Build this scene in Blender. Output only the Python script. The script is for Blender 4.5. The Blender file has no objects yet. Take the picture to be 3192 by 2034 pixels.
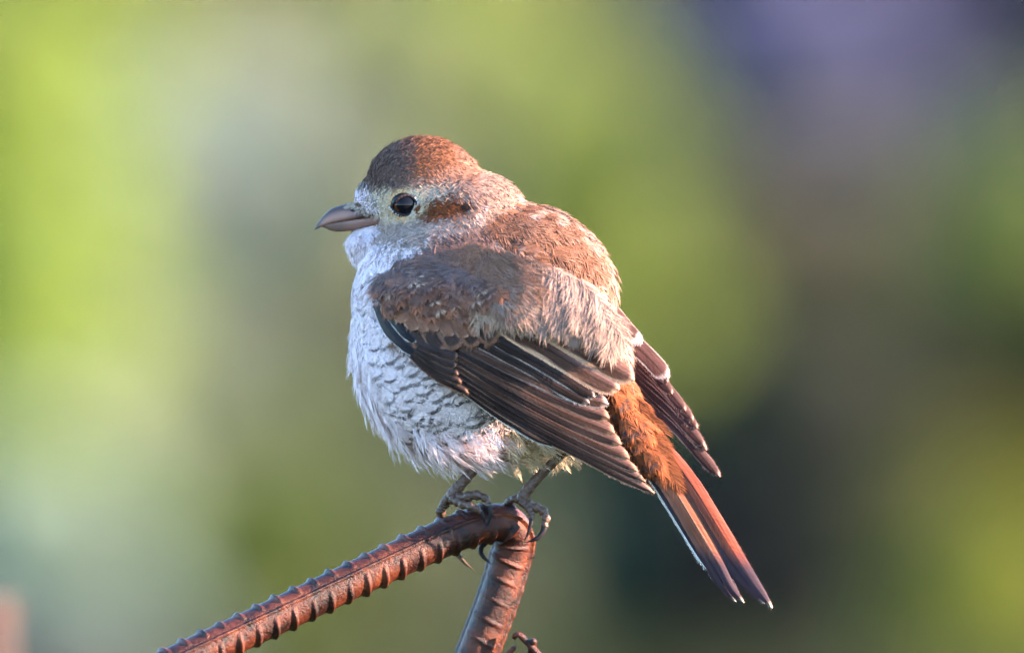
import bpy, bmesh, math
import numpy as np
from mathutils import Vector

# ------------------------------------------------------------------ camera, sky, sun, exposure
S = 1e-4            # metres per working unit (a tenth of a millimetre)
H = 1.30            # height of the camera axis above the ground
CAMD = 4.0          # camera to bird
sc = bpy.context.scene
cam_d = bpy.data.cameras.new("camera")
cam = bpy.data.objects.new("camera", cam_d)
sc.collection.objects.link(cam)
cam.location = (0, -CAMD, H)
cam.rotation_euler = (math.radians(90), 0, 0)
cam_d.sensor_width = 36.0
cam_d.lens = 36.0 * CAMD / 0.3192
cam_d.clip_start = 0.05
cam_d.clip_end = 2000
cam_d.dof.use_dof = True
cam_d.dof.focus_distance = CAMD - 0.016
cam_d.dof.aperture_fstop = 6.4
sc.camera = cam

SUN = np.array([0.94, -0.15, 0.28]); SUN /= np.linalg.norm(SUN)
world = bpy.data.worlds.new("World"); sc.world = world; world.use_nodes = True
wn = world.node_tree.nodes; wl_ = world.node_tree.links
sky = wn.new('ShaderNodeTexSky'); sky.sky_type = 'NISHITA'; sky.sun_disc = False
sky.sun_elevation = math.asin(SUN[2]); sky.sun_rotation = math.atan2(SUN[0], SUN[1])
sky.air_density = 1.0; sky.dust_density = 0.0; sky.ozone_density = 4.0
wl_.new(sky.outputs[0], wn['Background'].inputs[0]); wn['Background'].inputs[1].default_value = 0.13
sun_d = bpy.data.lights.new("sun", 'SUN'); sun_d.energy = 5.0; sun_d.angle = math.radians(0.5)
sun_d.color = (1.0, 0.72, 0.54)
sun = bpy.data.objects.new("sun", sun_d); sc.collection.objects.link(sun)
sun.rotation_euler = Vector(tuple(SUN)).to_track_quat('Z', 'Y').to_euler()
sun.location = tuple(SUN * 5 + np.array([0, 0, H]))
sc.view_settings.view_transform = 'Standard'; sc.view_settings.look = 'None'
sc.view_settings.exposure = 3.1; sc.view_settings.gamma = 1.0
sc.view_settings.use_curve_mapping = False
sc.cycles.use_denoising = True; sc.cycles.denoising_input_passes = 'RGB'
sc.cycles.max_bounces = 6; sc.cycles.transparent_max_bounces = 8

rng = np.random.default_rng(7)

# ------------------------------------------------------------------ helpers
def Wp(P):
    """working units (x right, depth, y down) -> metres"""
    P = np.asarray(P, float)
    return np.stack([(P[..., 0] - 1596) * S, P[..., 1] * S, H + (1017 - P[..., 2]) * S], -1)

def mesh_obj(name, V, F, mat, parent=None, cols=None, uvs=None, smooth=True, origin=None, band=None):
    """V in metres (world); F list/array of polygons"""
    V = np.asarray(V, float)
    o0 = np.zeros(3) if origin is None else np.asarray(origin, float)
    me = bpy.data.meshes.new(name)
    if isinstance(F, np.ndarray):
        nf, k = F.shape
        me.vertices.add(len(V)); me.vertices.foreach_set('co', (V - o0).astype(np.float32).ravel())
        me.loops.add(nf * k); me.loops.foreach_set('vertex_index', F.astype(np.int32).ravel())
        me.polygons.add(nf); me.polygons.foreach_set('loop_start', (np.arange(nf) * k).astype(np.int32))
        me.update(calc_edges=True)
    else:
        me.from_pydata((V - o0).tolist(), [], F); me.update()
    if smooth: me.polygons.foreach_set('use_smooth', np.ones(len(me.polygons), bool))
    if cols is not None:
        a = me.attributes.new('col', 'FLOAT_COLOR', 'POINT')
        c = np.ones((len(V), 4), np.float32); c[:, :3] = np.clip(cols, 0, 1)
        a.data.foreach_set('color', c.ravel())
    if uvs is not None:
        a = me.attributes.new('vane', 'FLOAT2', 'POINT')
        a.data.foreach_set('vector', np.asarray(uvs, np.float32).ravel())
    if band is not None:
        a = me.attributes.new('band', 'FLOAT_VECTOR', 'POINT')
        a.data.foreach_set('vector', np.asarray(band, np.float32).ravel())
    me.materials.append(mat)
    o = bpy.data.objects.new(name, me); sc.collection.objects.link(o)
    if parent is not None: o.parent = parent
    else: o.location = tuple(o0)
    return o

def empty(name, loc):
    o = bpy.data.objects.new(name, None); o.empty_display_size = 0.02
    sc.collection.objects.link(o); o.location = tuple(loc); return o

def tag(o, label=None, cat=None, group=None, kind=None):
    if label: o['label'] = label
    if cat: o['category'] = cat
    if group: o['group'] = group
    if kind: o['kind'] = kind
    return o

def smooth_path(P, n):
    """Catmull-Rom through the points, n samples evenly spaced"""
    P = np.asarray(P, float)
    if len(P) == 2:
        t = np.linspace(0, 1, n)[:, None]; return P[0] * (1 - t) + P[1] * t
    Q = np.vstack([2 * P[0] - P[1], P, 2 * P[-1] - P[-2]]); out = []
    for i in range(1, len(Q) - 2):
        t = np.linspace(0, 1, 24, endpoint=False)[:, None]
        a, b, c, d = Q[i - 1], Q[i], Q[i + 1], Q[i + 2]
        out.append(.5 * ((2 * b) + (-a + c) * t + (2 * a - 5 * b + 4 * c - d) * t ** 2 + (-a + 3 * b - 3 * c + d) * t ** 3))
    out.append(P[-1:]); R = np.vstack(out)
    l = np.r_[0, np.cumsum(np.linalg.norm(np.diff(R, axis=0), axis=1))]
    s = np.linspace(0, l[-1], n)
    return np.stack([np.interp(s, l, R[:, k]) for k in range(R.shape[1])], -1)

def frames(C):
    T = np.gradient(C, axis=0); T /= np.linalg.norm(T, axis=1)[:, None]
    N = np.zeros_like(C); up = np.array([0, -1.0, 0.0])
    v = up - T[0] * (up @ T[0])
    for i in range(len(C)):
        v = v - T[i] * (v @ T[i]); v /= np.linalg.norm(v); N[i] = v
    return T, N, np.cross(T, N)

def tube(C, R, seg=12, cap=True, disp=None):
    """C (n,3), R (n,) ; returns V,F"""
    C = np.asarray(C, float); R = np.asarray(R, float); n = len(C)
    T, N, B = frames(C)
    th = np.linspace(0, 2 * np.pi, seg, endpoint=False)
    r = R[:, None] * np.ones(seg)
    if disp is not None: r = r + disp(np.arange(n)[:, None], th[None, :])
    V = C[:, None] + r[..., None] * (np.cos(th)[None, :, None] * N[:, None] + np.sin(th)[None, :, None] * B[:, None])
    V = V.reshape(-1, 3); F = []
    for i in range(n - 1):
        for j in range(seg):
            k = (j + 1) % seg
            F.append((i * seg + j, i * seg + k, (i + 1) * seg + k, (i + 1) * seg + j))
    if cap:
        F.append(tuple(range(seg))[::-1]); F.append(tuple((n - 1) * seg + j for j in range(seg)))
    return V, F

def sstep(a, b, x):
    t = np.clip((x - a) / (b - a), 0, 1); return t * t * (3 - 2 * t)

def in_poly(x, y, poly):
    poly = np.asarray(poly, float); r = np.zeros(np.shape(x), bool); j = len(poly) - 1
    for i in range(len(poly)):
        xi, yi = poly[i]; xj, yj = poly[j]
        c = ((yi > y) != (yj > y)) & (x < (xj - xi) * (y - yi) / (yj - yi + 1e-9) + xi)
        r ^= c; j = i
    return r

# ------------------------------------------------------------------ materials
def new_mat(name):
    m = bpy.data.materials.new(name); m.use_nodes = True
    return m, m.node_tree.nodes, m.node_tree.links, m.node_tree.nodes['Principled BSDF'], m.node_tree.nodes['Material Output']

def mat_plumage(name, rough=.85, trans=.18, vane=False, spec=.1):
    m, N, Lk, P, out = new_mat(name)
    at = N.new('ShaderNodeAttribute'); at.attribute_name = 'col'
    colour = at.outputs['Color']
    if not vane:                                          # dark cross bar of a feather
        ab_ = N.new('ShaderNodeAttribute'); ab_.attribute_name = 'band'
        sb = N.new('ShaderNodeSeparateXYZ'); Lk.new(ab_.outputs['Vector'], sb.inputs[0])
        aa = N.new('ShaderNodeMath'); aa.operation = 'ABSOLUTE'; Lk.new(sb.outputs[0], aa.inputs[0])
        mrb = N.new('ShaderNodeMapRange'); mrb.interpolation_type = 'SMOOTHSTEP'; Lk.new(aa.outputs[0], mrb.inputs[0])
        mrb.inputs[1].default_value = .6; mrb.inputs[2].default_value = 1.15; mrb.inputs[3].default_value = 1; mrb.inputs[4].default_value = 0
        mm = N.new('ShaderNodeMath'); mm.operation = 'MULTIPLY'; Lk.new(mrb.outputs[0], mm.inputs[0]); Lk.new(sb.outputs[1], mm.inputs[1])
        mb = N.new('ShaderNodeMix'); mb.data_type = 'RGBA'; Lk.new(mm.outputs[0], mb.inputs[0]); Lk.new(colour, mb.inputs[6])
        mb.inputs[7].default_value = (.075, .052, .05, 1); colour = mb.outputs[2]
    if vane:
        av = N.new('ShaderNodeAttribute'); av.attribute_name = 'vane'
        sp = N.new('ShaderNodeSeparateXYZ'); Lk.new(av.outputs['Vector'], sp.inputs[0])
        ab = N.new('ShaderNodeMath'); ab.operation = 'ABSOLUTE'; Lk.new(sp.outputs[0], ab.inputs[0])
        ad = N.new('ShaderNodeMath'); ad.operation = 'MULTIPLY_ADD'; Lk.new(ab.outputs[0], ad.inputs[0]); ad.inputs[1].default_value = -1.4
        Lk.new(sp.outputs[1], ad.inputs[2])
        no = N.new('ShaderNodeTexNoise'); no.noise_dimensions = '1D'; no.inputs['Scale'].default_value = 0.16; no.inputs['Detail'].default_value = 2
        Lk.new(ad.outputs[0], no.inputs['W'])
        mr = N.new('ShaderNodeMapRange'); Lk.new(no.outputs[0], mr.inputs[0])
        mr.inputs[1].default_value = .3; mr.inputs[2].default_value = .7; mr.inputs[3].default_value = .72; mr.inputs[4].default_value = 1.22
        mx = N.new('ShaderNodeMix'); mx.data_type = 'RGBA'; mx.blend_type = 'MULTIPLY'; mx.inputs[0].default_value = 1
        Lk.new(colour, mx.inputs[6]); Lk.new(mr.outputs[0], mx.inputs[7]); colour = mx.outputs[2]
        n2 = N.new('ShaderNodeTexNoise'); n2.noise_dimensions = '2D'; n2.inputs['Scale'].default_value = 1.0; n2.inputs['Detail'].default_value = 3
        cm = N.new('ShaderNodeVectorMath'); cm.operation = 'MULTIPLY'; cm.inputs[1].default_value = (.22, .007, 0); Lk.new(av.outputs['Vector'], cm.inputs[0]); Lk.new(cm.outputs[0], n2.inputs['Vector'])
        m2 = N.new('ShaderNodeMapRange'); Lk.new(n2.outputs[0], m2.inputs[0]); m2.inputs[1].default_value = .3; m2.inputs[2].default_value = .7; m2.inputs[3].default_value = .55; m2.inputs[4].default_value = 1.35
        mx2 = N.new('ShaderNodeMix'); mx2.data_type = 'RGBA'; mx2.blend_type = 'MULTIPLY'; mx2.inputs[0].default_value = 1
        Lk.new(colour, mx2.inputs[6]); Lk.new(m2.outputs[0], mx2.inputs[7]); colour = mx2.outputs[2]
        si = N.new('ShaderNodeMath'); si.operation = 'SINE'
        ml = N.new('ShaderNodeMath'); ml.operation = 'MULTIPLY'; ml.inputs[1].default_value = 1.0
        Lk.new(ad.outputs[0], ml.inputs[0]); Lk.new(ml.outputs[0], si.inputs[0])
        bp = N.new('ShaderNodeBump'); bp.inputs['Strength'].default_value = .35; bp.inputs['Distance'].default_value = 6e-5
        Lk.new(si.outputs[0], bp.inputs['Height']); Lk.new(bp.outputs[0], P.inputs['Normal'])
    Lk.new(colour, P.inputs['Base Color']); P.inputs['Roughness'].default_value = rough
    P.inputs['Specular IOR Level'].default_value = spec
    tr = N.new('ShaderNodeBsdfTranslucent'); Lk.new(colour, tr.inputs[0])
    ms = N.new('ShaderNodeMixShader'); ms.inputs[0].default_value = trans
    Lk.new(P.outputs[0], ms.inputs[1]); Lk.new(tr.outputs[0], ms.inputs[2]); Lk.new(ms.outputs[0], out.inputs[0])
    return m

M_plume = mat_plumage('plumage')
M_vane = mat_plumage('flight_feather_vane', rough=.55, trans=.10, vane=True, spec=.15)

def mat_attr(name, rough, spec=.5, coat=0, bump=None, bscale=6000, bdist=1e-4, bstr=.6):
    m, N, Lk, P, out = new_mat(name)
    at = N.new('ShaderNodeAttribute'); at.attribute_name = 'col'
    Lk.new(at.outputs['Color'], P.inputs['Base Color']); P.inputs['Roughness'].default_value = rough
    P.inputs['Specular IOR Level'].default_value = spec; P.inputs['Coat Weight'].default_value = coat; P.inputs['Coat Roughness'].default_value = .02
    if bump:
        tc = N.new('ShaderNodeTexCoord')
        if bump == 'voronoi':
            tx = N.new('ShaderNodeTexVoronoi'); tx.inputs['Scale'].default_value = bscale; h = tx.outputs['Distance']
        else:
            tx = N.new('ShaderNodeTexNoise'); tx.inputs['Scale'].default_value = bscale; tx.inputs['Detail'].default_value = 4; h = tx.outputs[0]
        Lk.new(tc.outputs['Object'], tx.inputs['Vector'])
        bp = N.new('ShaderNodeBump'); bp.inputs['Strength'].default_value = bstr; bp.inputs['Distance'].default_value = bdist
        Lk.new(h, bp.inputs['Height']); Lk.new(bp.outputs[0], P.inputs['Normal'])
    return m

M_horn = mat_attr('horn', .46, .16, bump='noise', bscale=900, bdist=1e-4, bstr=.35)
M_leg = mat_attr('scaly_leg_skin', .5, .5, bump='voronoi', bscale=900, bdist=4e-4, bstr=.7)
M_eye = mat_attr('wet_eye', .07, .16)

def mat_rust(name, light=1.0):
    m, N, Lk, P, out = new_mat(name)
    tc = N.new('ShaderNodeTexCoord')
    n1 = N.new('ShaderNodeTexNoise'); n1.inputs['Scale'].default_value = 190; n1.inputs['Detail'].default_value = 6; n1.inputs['Roughness'].default_value = .7
    n2 = N.new('ShaderNodeTexNoise'); n2.inputs['Scale'].default_value = 820; n2.inputs['Detail'].default_value = 5; n2.inputs['Roughness'].default_value = .75
    n3 = N.new('ShaderNodeTexNoise'); n3.inputs['Scale'].default_value = 45; n3.inputs['Detail'].default_value = 3
    for n in (n1, n2, n3): Lk.new(tc.outputs['Object'], n.inputs['Vector'])
    cr = N.new('ShaderNodeValToRGB'); e = cr.color_ramp.elements
    e[0].position = .38; e[0].color = (.05 * light, .018 * light, .016 * light, 1)
    e[1].position = .64; e[1].color = (.62 * light, .15 * light, .05 * light, 1)
    k = cr.color_ramp.elements.new(.5); k.color = (.33 * light, .068 * light, .032 * light, 1)
    Lk.new(n1.outputs[0], cr.inputs[0])
    cr3 = N.new('ShaderNodeValToRGB'); e = cr3.color_ramp.elements
    e[0].position = .42; e[0].color = (1, 1, 1, 1); e[1].position = .62; e[1].color = (.42, .38, .40, 1)
    Lk.new(n3.outputs[0], cr3.inputs[0])
    mx = N.new('ShaderNodeMix'); mx.data_type = 'RGBA'; mx.blend_type = 'MULTIPLY'; mx.inputs[0].default_value = 1
    Lk.new(cr.outputs[0], mx.inputs[6]); Lk.new(cr3.outputs[0], mx.inputs[7]); Lk.new(mx.outputs[2], P.inputs['Base Color'])
    mr = N.new('ShaderNodeMapRange'); Lk.new(n2.outputs[0], mr.inputs[0]); mr.inputs[1].default_value = .3; mr.inputs[2].default_value = .7
    mr.inputs[3].default_value = .24; mr.inputs[4].default_value = .5
    Lk.new(mr.outputs[0], P.inputs['Roughness']); P.inputs['Specular IOR Level'].default_value = .3; P.inputs['Coat Weight'].default_value = .0; P.inputs['Coat Roughness'].default_value = .28
    b1 = N.new('ShaderNodeBump'); b1.inputs['Strength'].default_value = .55; b1.inputs['Distance'].default_value = 5e-4
    Lk.new(n1.outputs[0], b1.inputs['Height'])
    b2 = N.new('ShaderNodeBump'); b2.inputs['Strength'].default_value = 1.0; b2.inputs['Distance'].default_value = 5e-4
    Lk.new(n2.outputs[0], b2.inputs['Height']); Lk.new(b1.outputs[0], b2.inputs['Normal']); Lk.new(b2.outputs[0], P.inputs['Normal'])
    return m
M_rust = mat_rust('rusty_steel', .20)

def mat_leaf(name, col, var=.35, rough=.5):
    m, N, Lk, P, out = new_mat(name)
    at = N.new('ShaderNodeAttribute'); at.attribute_name = 'col'
    mx = N.new('ShaderNodeMix'); mx.data_type = 'RGBA'; mx.blend_type = 'MULTIPLY'; mx.inputs[0].default_value = 1
    mx.inputs[6].default_value = (*col, 1); Lk.new(at.outputs['Color'], mx.inputs[7])
    Lk.new(mx.outputs[2], P.inputs['Base Color']); P.inputs['Roughness'].default_value = rough; P.inputs['Specular IOR Level'].default_value = .12
    tr = N.new('ShaderNodeBsdfTranslucent'); Lk.new(mx.outputs[2], tr.inputs[0])
    ms = N.new('ShaderNodeMixShader'); ms.inputs[0].default_value = .3
    Lk.new(P.outputs[0], ms.inputs[1]); Lk.new(tr.outputs[0], ms.inputs[2]); Lk.new(ms.outputs[0], out.inputs[0])
    return m

def mat_noise(name, c0, c1, scale, rough=.9):
    m, N, Lk, P, out = new_mat(name)
    tc = N.new('ShaderNodeTexCoord'); n = N.new('ShaderNodeTexNoise'); n.inputs['Scale'].default_value = scale; n.inputs['Detail'].default_value = 5
    Lk.new(tc.outputs['Object'], n.inputs['Vector'])
    cr = N.new('ShaderNodeValToRGB'); cr.color_ramp.elements[0].position = .35; cr.color_ramp.elements[1].position = .65
    cr.color_ramp.elements[0].color = (*c0, 1); cr.color_ramp.elements[1].color = (*c1, 1)
    Lk.new(n.outputs[0], cr.inputs[0]); Lk.new(cr.outputs[0], P.inputs['Base Color']); P.inputs['Roughness'].default_value = rough
    P.inputs['Specular IOR Level'].default_value = .0
    return m
M_bark = mat_noise('bark', (.05, .035, .025), (.11, .08, .06), 8)

# ------------------------------------------------------------------ setting: ground and far planting
gm = mat_noise('meadow_ground', (.018, .026, .012), (.035, .042, .018), .8)
bm = bmesh.new()
g = np.r_[-400, -120, -40, -15, -5, 0, 5, 15, 40, 120, 400.]
gv = [[bm.verts.new((x, y + 40, .05 * math.sin(x * .31) * math.sin(y * .23) if abs(x) < 300 and abs(y + 40) > 5 else 0)) for y in g] for x in g]
for i in range(len(g) - 1):
    for j in range(len(g) - 1): bm.faces.new((gv[i][j], gv[i + 1][j], gv[i + 1][j + 1], gv[i][j + 1]))
me = bpy.data.meshes.new('ground'); bm.to_mesh(me); bm.free(); me.materials.append(gm)
go = bpy.data.objects.new('ground', me); sc.collection.objects.link(go); tag(go, kind='structure')

def leaf_cloud(centers, size, rg, tilt=1.0):
    """bent diamond leaves, 2 triangles each"""
    n = len(centers)
    d = rg.normal(size=(n, 3)); d[:, 2] = d[:, 2] * .5 - .25; d /= np.linalg.norm(d, axis=1)[:, None]
    a = rg.normal(size=(n, 3)); s = np.cross(d, a); s /= np.linalg.norm(s, axis=1)[:, None]
    nn = np.cross(d, s)
    l = size * rg.uniform(.7, 1.3, (n, 1)); w = l * rg.uniform(.35, .5, (n, 1))
    V = np.stack([centers, centers + d * l * .5 + s * w * .5, centers + d * l - nn * l * .12, centers + d * l * .5 - s * w * .5], 1)
    F = np.arange(n * 4).reshape(n, 4)
    return V.reshape(-1, 3), np.vstack([F[:, [0, 1, 2]], F[:, [0, 2, 3]]])

def at_px(px, py, D):
    k = D / CAMD * S
    return np.array([(px - 1596) * k, D - CAMD, H + (1017 - py) * k])

def shrub(name, label, cat, c, rad, col, n, size, seed, group=None, var=.25):
    """stems from the ground and a crown of leaves gathered in uneven clumps"""
    rg = np.random.default_rng(seed)
    c = np.asarray(c, float); rad = np.asarray(rad, float)
    root = empty(name, (c[0], c[1], 0)); tag(root, label, cat, group)
    org = np.array([c[0], c[1], 0])
    nc = 44
    q = rg.normal(size=(nc, 3)); q /= np.linalg.norm(q, axis=1)[:, None]
    cl = c + q * rad * rg.uniform(.15, .95, (nc, 1)); cr = rad.mean() * rg.uniform(.28, .46, nc)
    pick = rg.integers(0, nc, n)
    p = rg.normal(size=(n, 3)); p /= np.linalg.norm(p, axis=1)[:, None]
    P = cl[pick] + p * (cr[pick] * rg.uniform(.3, 1, n) ** .5)[:, None]
    P[:, 2] = np.maximum(P[:, 2], .06)
    V, F = leaf_cloud(P, size, rg)
    tint = 1 + var * rg.normal(size=(nc, 1)); tint = np.clip(tint, .5, 1.5)
    ct = tint[pick] * (1 + .15 * rg.normal(size=(n, 3)))
    mesh_obj('crown', V, F, mat_leaf(name + '_leaf', col), root, cols=np.repeat(np.clip(ct, .2, 1.6) * .62, 4, 0), smooth=False, origin=org)
    Vs, Fs, off = [], [], 0
    for i in range(7):
        b = np.array([c[0] + rg.normal() * rad[0] * .08, c[1] + rg.normal() * rad[1] * .08, -.02])
        e = cl[rg.integers(nc)]; m_ = (b + e) / 2 + rg.normal(size=3) * rad * .1
        C = smooth_path([b, m_, e], 8); v, f = tube(C, np.linspace(.035, .008, 8) * max(rad.max() / .8, .4), 6)
        Vs.append(v); Fs += [tuple(k + off for k in ff) for ff in f]; off += len(v)
    mesh_obj('trunk', np.vstack(Vs), Fs, M_bark, root, origin=org)
    return root

# photo px, py, distance, radii (photo units), leaf albedo
plants = [
 ('lime_shrub', 'bright lime green tall shrub with the strongest yellow green leaves', 'shrub', 40, 720, 46, 330, 760, (0.432, 0.573, 0.119)),
 ('yellow_green_tree', 'yellow green treetop above the pale blue green shrub', 'tree', 420, 90, 52, 380, 290, (0.312, 0.332, 0.039)),
 ('pale_blue_shrub', 'pale blue green hazy shrub under the yellow green treetop', 'shrub', 590, 420, 48, 300, 270, (0.500, 0.600, 0.550)),
 ('silver_shrub', 'pale silvery green shrub beside the tall lime shrub', 'shrub', 480, 800, 50, 330, 330, (0.648, 0.744, 0.576)),
 ('grey_tree', 'dull grey beige treetop beside the yellow green treetop', 'tree', 990, 180, 56, 260, 300, (0.520, 0.520, 0.380)),
 ('green_tree', 'fresh green rounded tree behind the crown of the bird', 'tree', 1400, 260, 54, 430, 420, (0.441, 0.525, 0.158)),
 ('slate_green_tree', 'slate green treetop between the fresh green tree and the violet one', 'tree', 2020, 90, 60, 220, 250, (0.060, 0.075, 0.120)),
 ('violet_tree', 'violet blue leaved treetop, the most purple of the trees', 'tree', 2470, 110, 58, 330, 270, (0.188, 0.193, 0.354)),
 ('slate_tree', 'dark slate blue tree beside the violet leaved treetop', 'tree', 3050, 230, 62, 300, 360, (0.045, 0.055, 0.095)),
 ('meadow_shrub', 'grass green shrub behind the back of the bird', 'shrub', 1850, 660, 52, 360, 380, (0.321, 0.428, 0.101)),
 ('grey_violet_shrub', 'grey violet shrub under the violet leaved treetop', 'shrub', 2470, 470, 56, 300, 240, (0.145, 0.181, 0.229)),
 ('pale_green_shrub', 'pale green shrub behind the bill and throat of the bird', 'shrub', 1120, 600, 50, 250, 360, (0.400, 0.460, 0.300)),
 ('brown_shrub', 'brownish grey shrub under the grey violet one', 'shrub', 2560, 860, 54, 270, 270, (0.228, 0.192, 0.120)),
 ('mossy_shrub', 'mossy green shrub under the dark slate blue tree', 'shrub', 3090, 720, 50, 260, 280, (0.238, 0.322, 0.098)),
 ('dull_green_shrub', 'dull green shrub behind the breast of the bird', 'shrub', 940, 950, 54, 320, 370, (0.170, 0.220, 0.120)),
 ('sage_shrub', 'sage green shrub below the pale silvery one', 'shrub', 380, 1270, 48, 390, 270, (0.341, 0.407, 0.308)),
 ('blue_leaved_shrub', 'low pale blue green shrub behind the out of focus upright bar', 'shrub', 80, 1640, 44, 280, 240, (0.533, 0.680, 0.460)),
 ('leaf_green_shrub', 'low leaf green shrub behind the sloping arm of the bent bar', 'shrub', 680, 1700, 46, 330, 330, (0.190, 0.270, 0.070)),
 ('olive_shrub', 'olive green shrub seen under the belly of the bird', 'shrub', 1200, 1680, 50, 340, 420, (0.171, 0.209, 0.132)),
 ('deep_green_shrub', 'deep green shrub beside the shade coloured evergreen', 'shrub', 1740, 1760, 52, 260, 330, (0.021, 0.109, 0.082)),
 ('shade_dark_shrub', 'shade coloured, almost black evergreen shrub behind the tail of the bird', 'shrub', 2240, 1800, 48, 420, 360, (0.018, 0.026, 0.028)),  # near-black leaf colour stands in for a shaded gap
 ('dull_olive_shrub', 'dull olive shrub above and right of the shade coloured evergreen', 'shrub', 2720, 1330, 52, 380, 300, (0.100, 0.116, 0.080)),
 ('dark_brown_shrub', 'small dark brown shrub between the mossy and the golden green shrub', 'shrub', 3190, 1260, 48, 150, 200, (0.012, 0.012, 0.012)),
 ('golden_green_shrub', 'golden green shrub beside the dull olive one', 'shrub', 3110, 1880, 46, 240, 330, (0.375, 0.420, 0.075)),
 ('moss_olive_shrub', 'mossy olive shrub behind the far wing of the bird', 'shrub', 2170, 1180, 56, 300, 290, (0.065, 0.125, 0.020)),
 ('blue_grey_shrub', 'low blue grey shrub before the sage and leaf green ones', 'shrub', 220, 1990, 40, 230, 170, (0.282, 0.349, 0.331)),
]
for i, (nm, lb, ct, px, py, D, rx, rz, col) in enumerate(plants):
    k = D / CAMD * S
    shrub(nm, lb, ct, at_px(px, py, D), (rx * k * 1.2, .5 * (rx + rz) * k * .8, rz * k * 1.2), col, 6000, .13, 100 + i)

# far wood closing the view behind the shrubs: one mass of leaves
rg = np.random.default_rng(5)
n = 46000
P = np.stack([rg.uniform(-9, 9, n), 74 + rg.normal(size=n) * .8, rg.uniform(0, 7.5, n)], -1)
P[:, 2] *= 1 - .12 * np.sin(P[:, 0] * 1.7) ** 2
nf = 70000                                                # the wood goes on to both sides of the view
sx = rg.choice([-1., 1.], nf); Q = np.stack([sx * rg.uniform(9, 52, nf), 74 + rg.normal(size=nf) * 2.2, rg.uniform(0, 7.5, nf)], -1)
Q[:, 1] -= .006 * (np.abs(Q[:, 0]) - 9) ** 2; Q[:, 2] *= 1 - .2 * np.sin(Q[:, 0] * .7) ** 2
V, F = leaf_cloud(P, .42, rg); V2, F2 = leaf_cloud(Q, .85, rg); V = np.vstack([V, V2]); F = np.vstack([F, F2 + 4 * n]); n = n + nf
wood = mesh_obj('woodland', V, F, mat_leaf('woodland_leaf', (.075, .095, .055)), None, cols=np.repeat(rg.uniform(.35, 1, (n, 1)) * np.ones(3), 4, 0), smooth=False, origin=(0, 74, 0))
tag(wood, 'dark green far wood closing the view behind the shrubs', 'wood', kind='stuff')

# ------------------------------------------------------------------ the rusty reinforcing bars
def rebar(name, label, path, rad, ribs, mat, ridge_off=0.0, rib_h=11, pitch=65, group=None):
    """path in working units (x, depth, y); ridges run along the bar, crescent ribs cross each flank"""
    C = smooth_path(path, 420)
    l = np.r_[0, np.cumsum(np.linalg.norm(np.diff(C, axis=0), axis=1))]
    R = np.interp(np.linspace(0, 1, 420), np.linspace(0, 1, len(rad)), rad)
    C3 = Wp(C); base = C3[np.argmin(C3[:, 2])]
    root = empty(name, base); tag(root, label, 'rebar', group)
    T, N, B = frames(C)
    rg = np.random.default_rng(3)
    wob = np.cumsum(rg.normal(size=420)) * .15; wob -= np.linspace(wob[0], wob[-1], 420)
    V, F = tube(C, R + wob * .2, 40)
    mesh_obj('shaft', Wp(V), F, mat, root, origin=base)
    def pt(i, th, h):
        return C[i] + (R[i] + h) * (np.cos(th) * N[i] + np.sin(th) * B[i])
    for side in (0, np.pi):                                   # ridges along the bar
        idx = np.arange(0, 420, 2); ths = np.linspace(-.24, .24, 9); G = []
        for i in idx: G.append([pt(i, ridge_off + side + a, (9 if i < 260 else 14) * math.exp(-(a / .085) ** 2) * (1 + .12 * math.sin(i * .9)) - 1.0) for a in ths])
        G = np.array(G); m_, k_ = G.shape[:2]
        Fq = [(a * k_ + b, a * k_ + b + 1, (a + 1) * k_ + b + 1, (a + 1) * k_ + b) for a in range(m_ - 1) for b in range(k_ - 1)]
        mesh_obj('longitudinal_ridge', Wp(G.reshape(-1, 3)), Fq, mat, root, origin=base)
    if ribs:
        for side, ph in ((0, .15), (np.pi, .6)):
            s0 = pitch * ph
            while s0 < l[-1] - 40:
                ths = np.linspace(.22, np.pi - .22, 19); us = np.linspace(-1, 1, 9); G = []
                hh = rib_h * rg.uniform(.8, 1.12) * (1 if s0 < 1620 else .45); sk = .16 if side else -.16
                for t in ths:
                    cres = math.sin((t - .22) / (np.pi - .44) * np.pi) ** .55 if 0 < (t - .22) / (np.pi - .44) < 1 else 0
                    row = []
                    for u in us:
                        s = s0 + u * 17 + sk * (t - np.pi / 2) * 55
                        i = int(np.clip(np.searchsorted(l, s), 0, 419)); i0 = max(i - 1, 0)
                        f = 0 if i == i0 else (s - l[i0]) / (l[i] - l[i0]); f = min(max(f, 0), 1)
                        h = hh * cres * math.exp(-(u / .46) ** 2) - 1.2 + rg.normal() * .35
                        row.append(pt(i0, ridge_off + side + t, h) * (1 - f) + pt(i, ridge_off + side + t, h) * f)
                    G.append(row)
                G = np.array(G); m_, k_ = G.shape[:2]
                Fq = [(a * k_ + b, a * k_ + b + 1, (a + 1) * k_ + b + 1, (a + 1) * k_ + b) for a in range(m_ - 1) for b in range(k_ - 1)]
                mesh_obj('rib', Wp(G.reshape(-1, 3)), Fq, mat, root, origin=base)
                s0 += pitch * rg.uniform(.96, 1.04)
    return root

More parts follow.
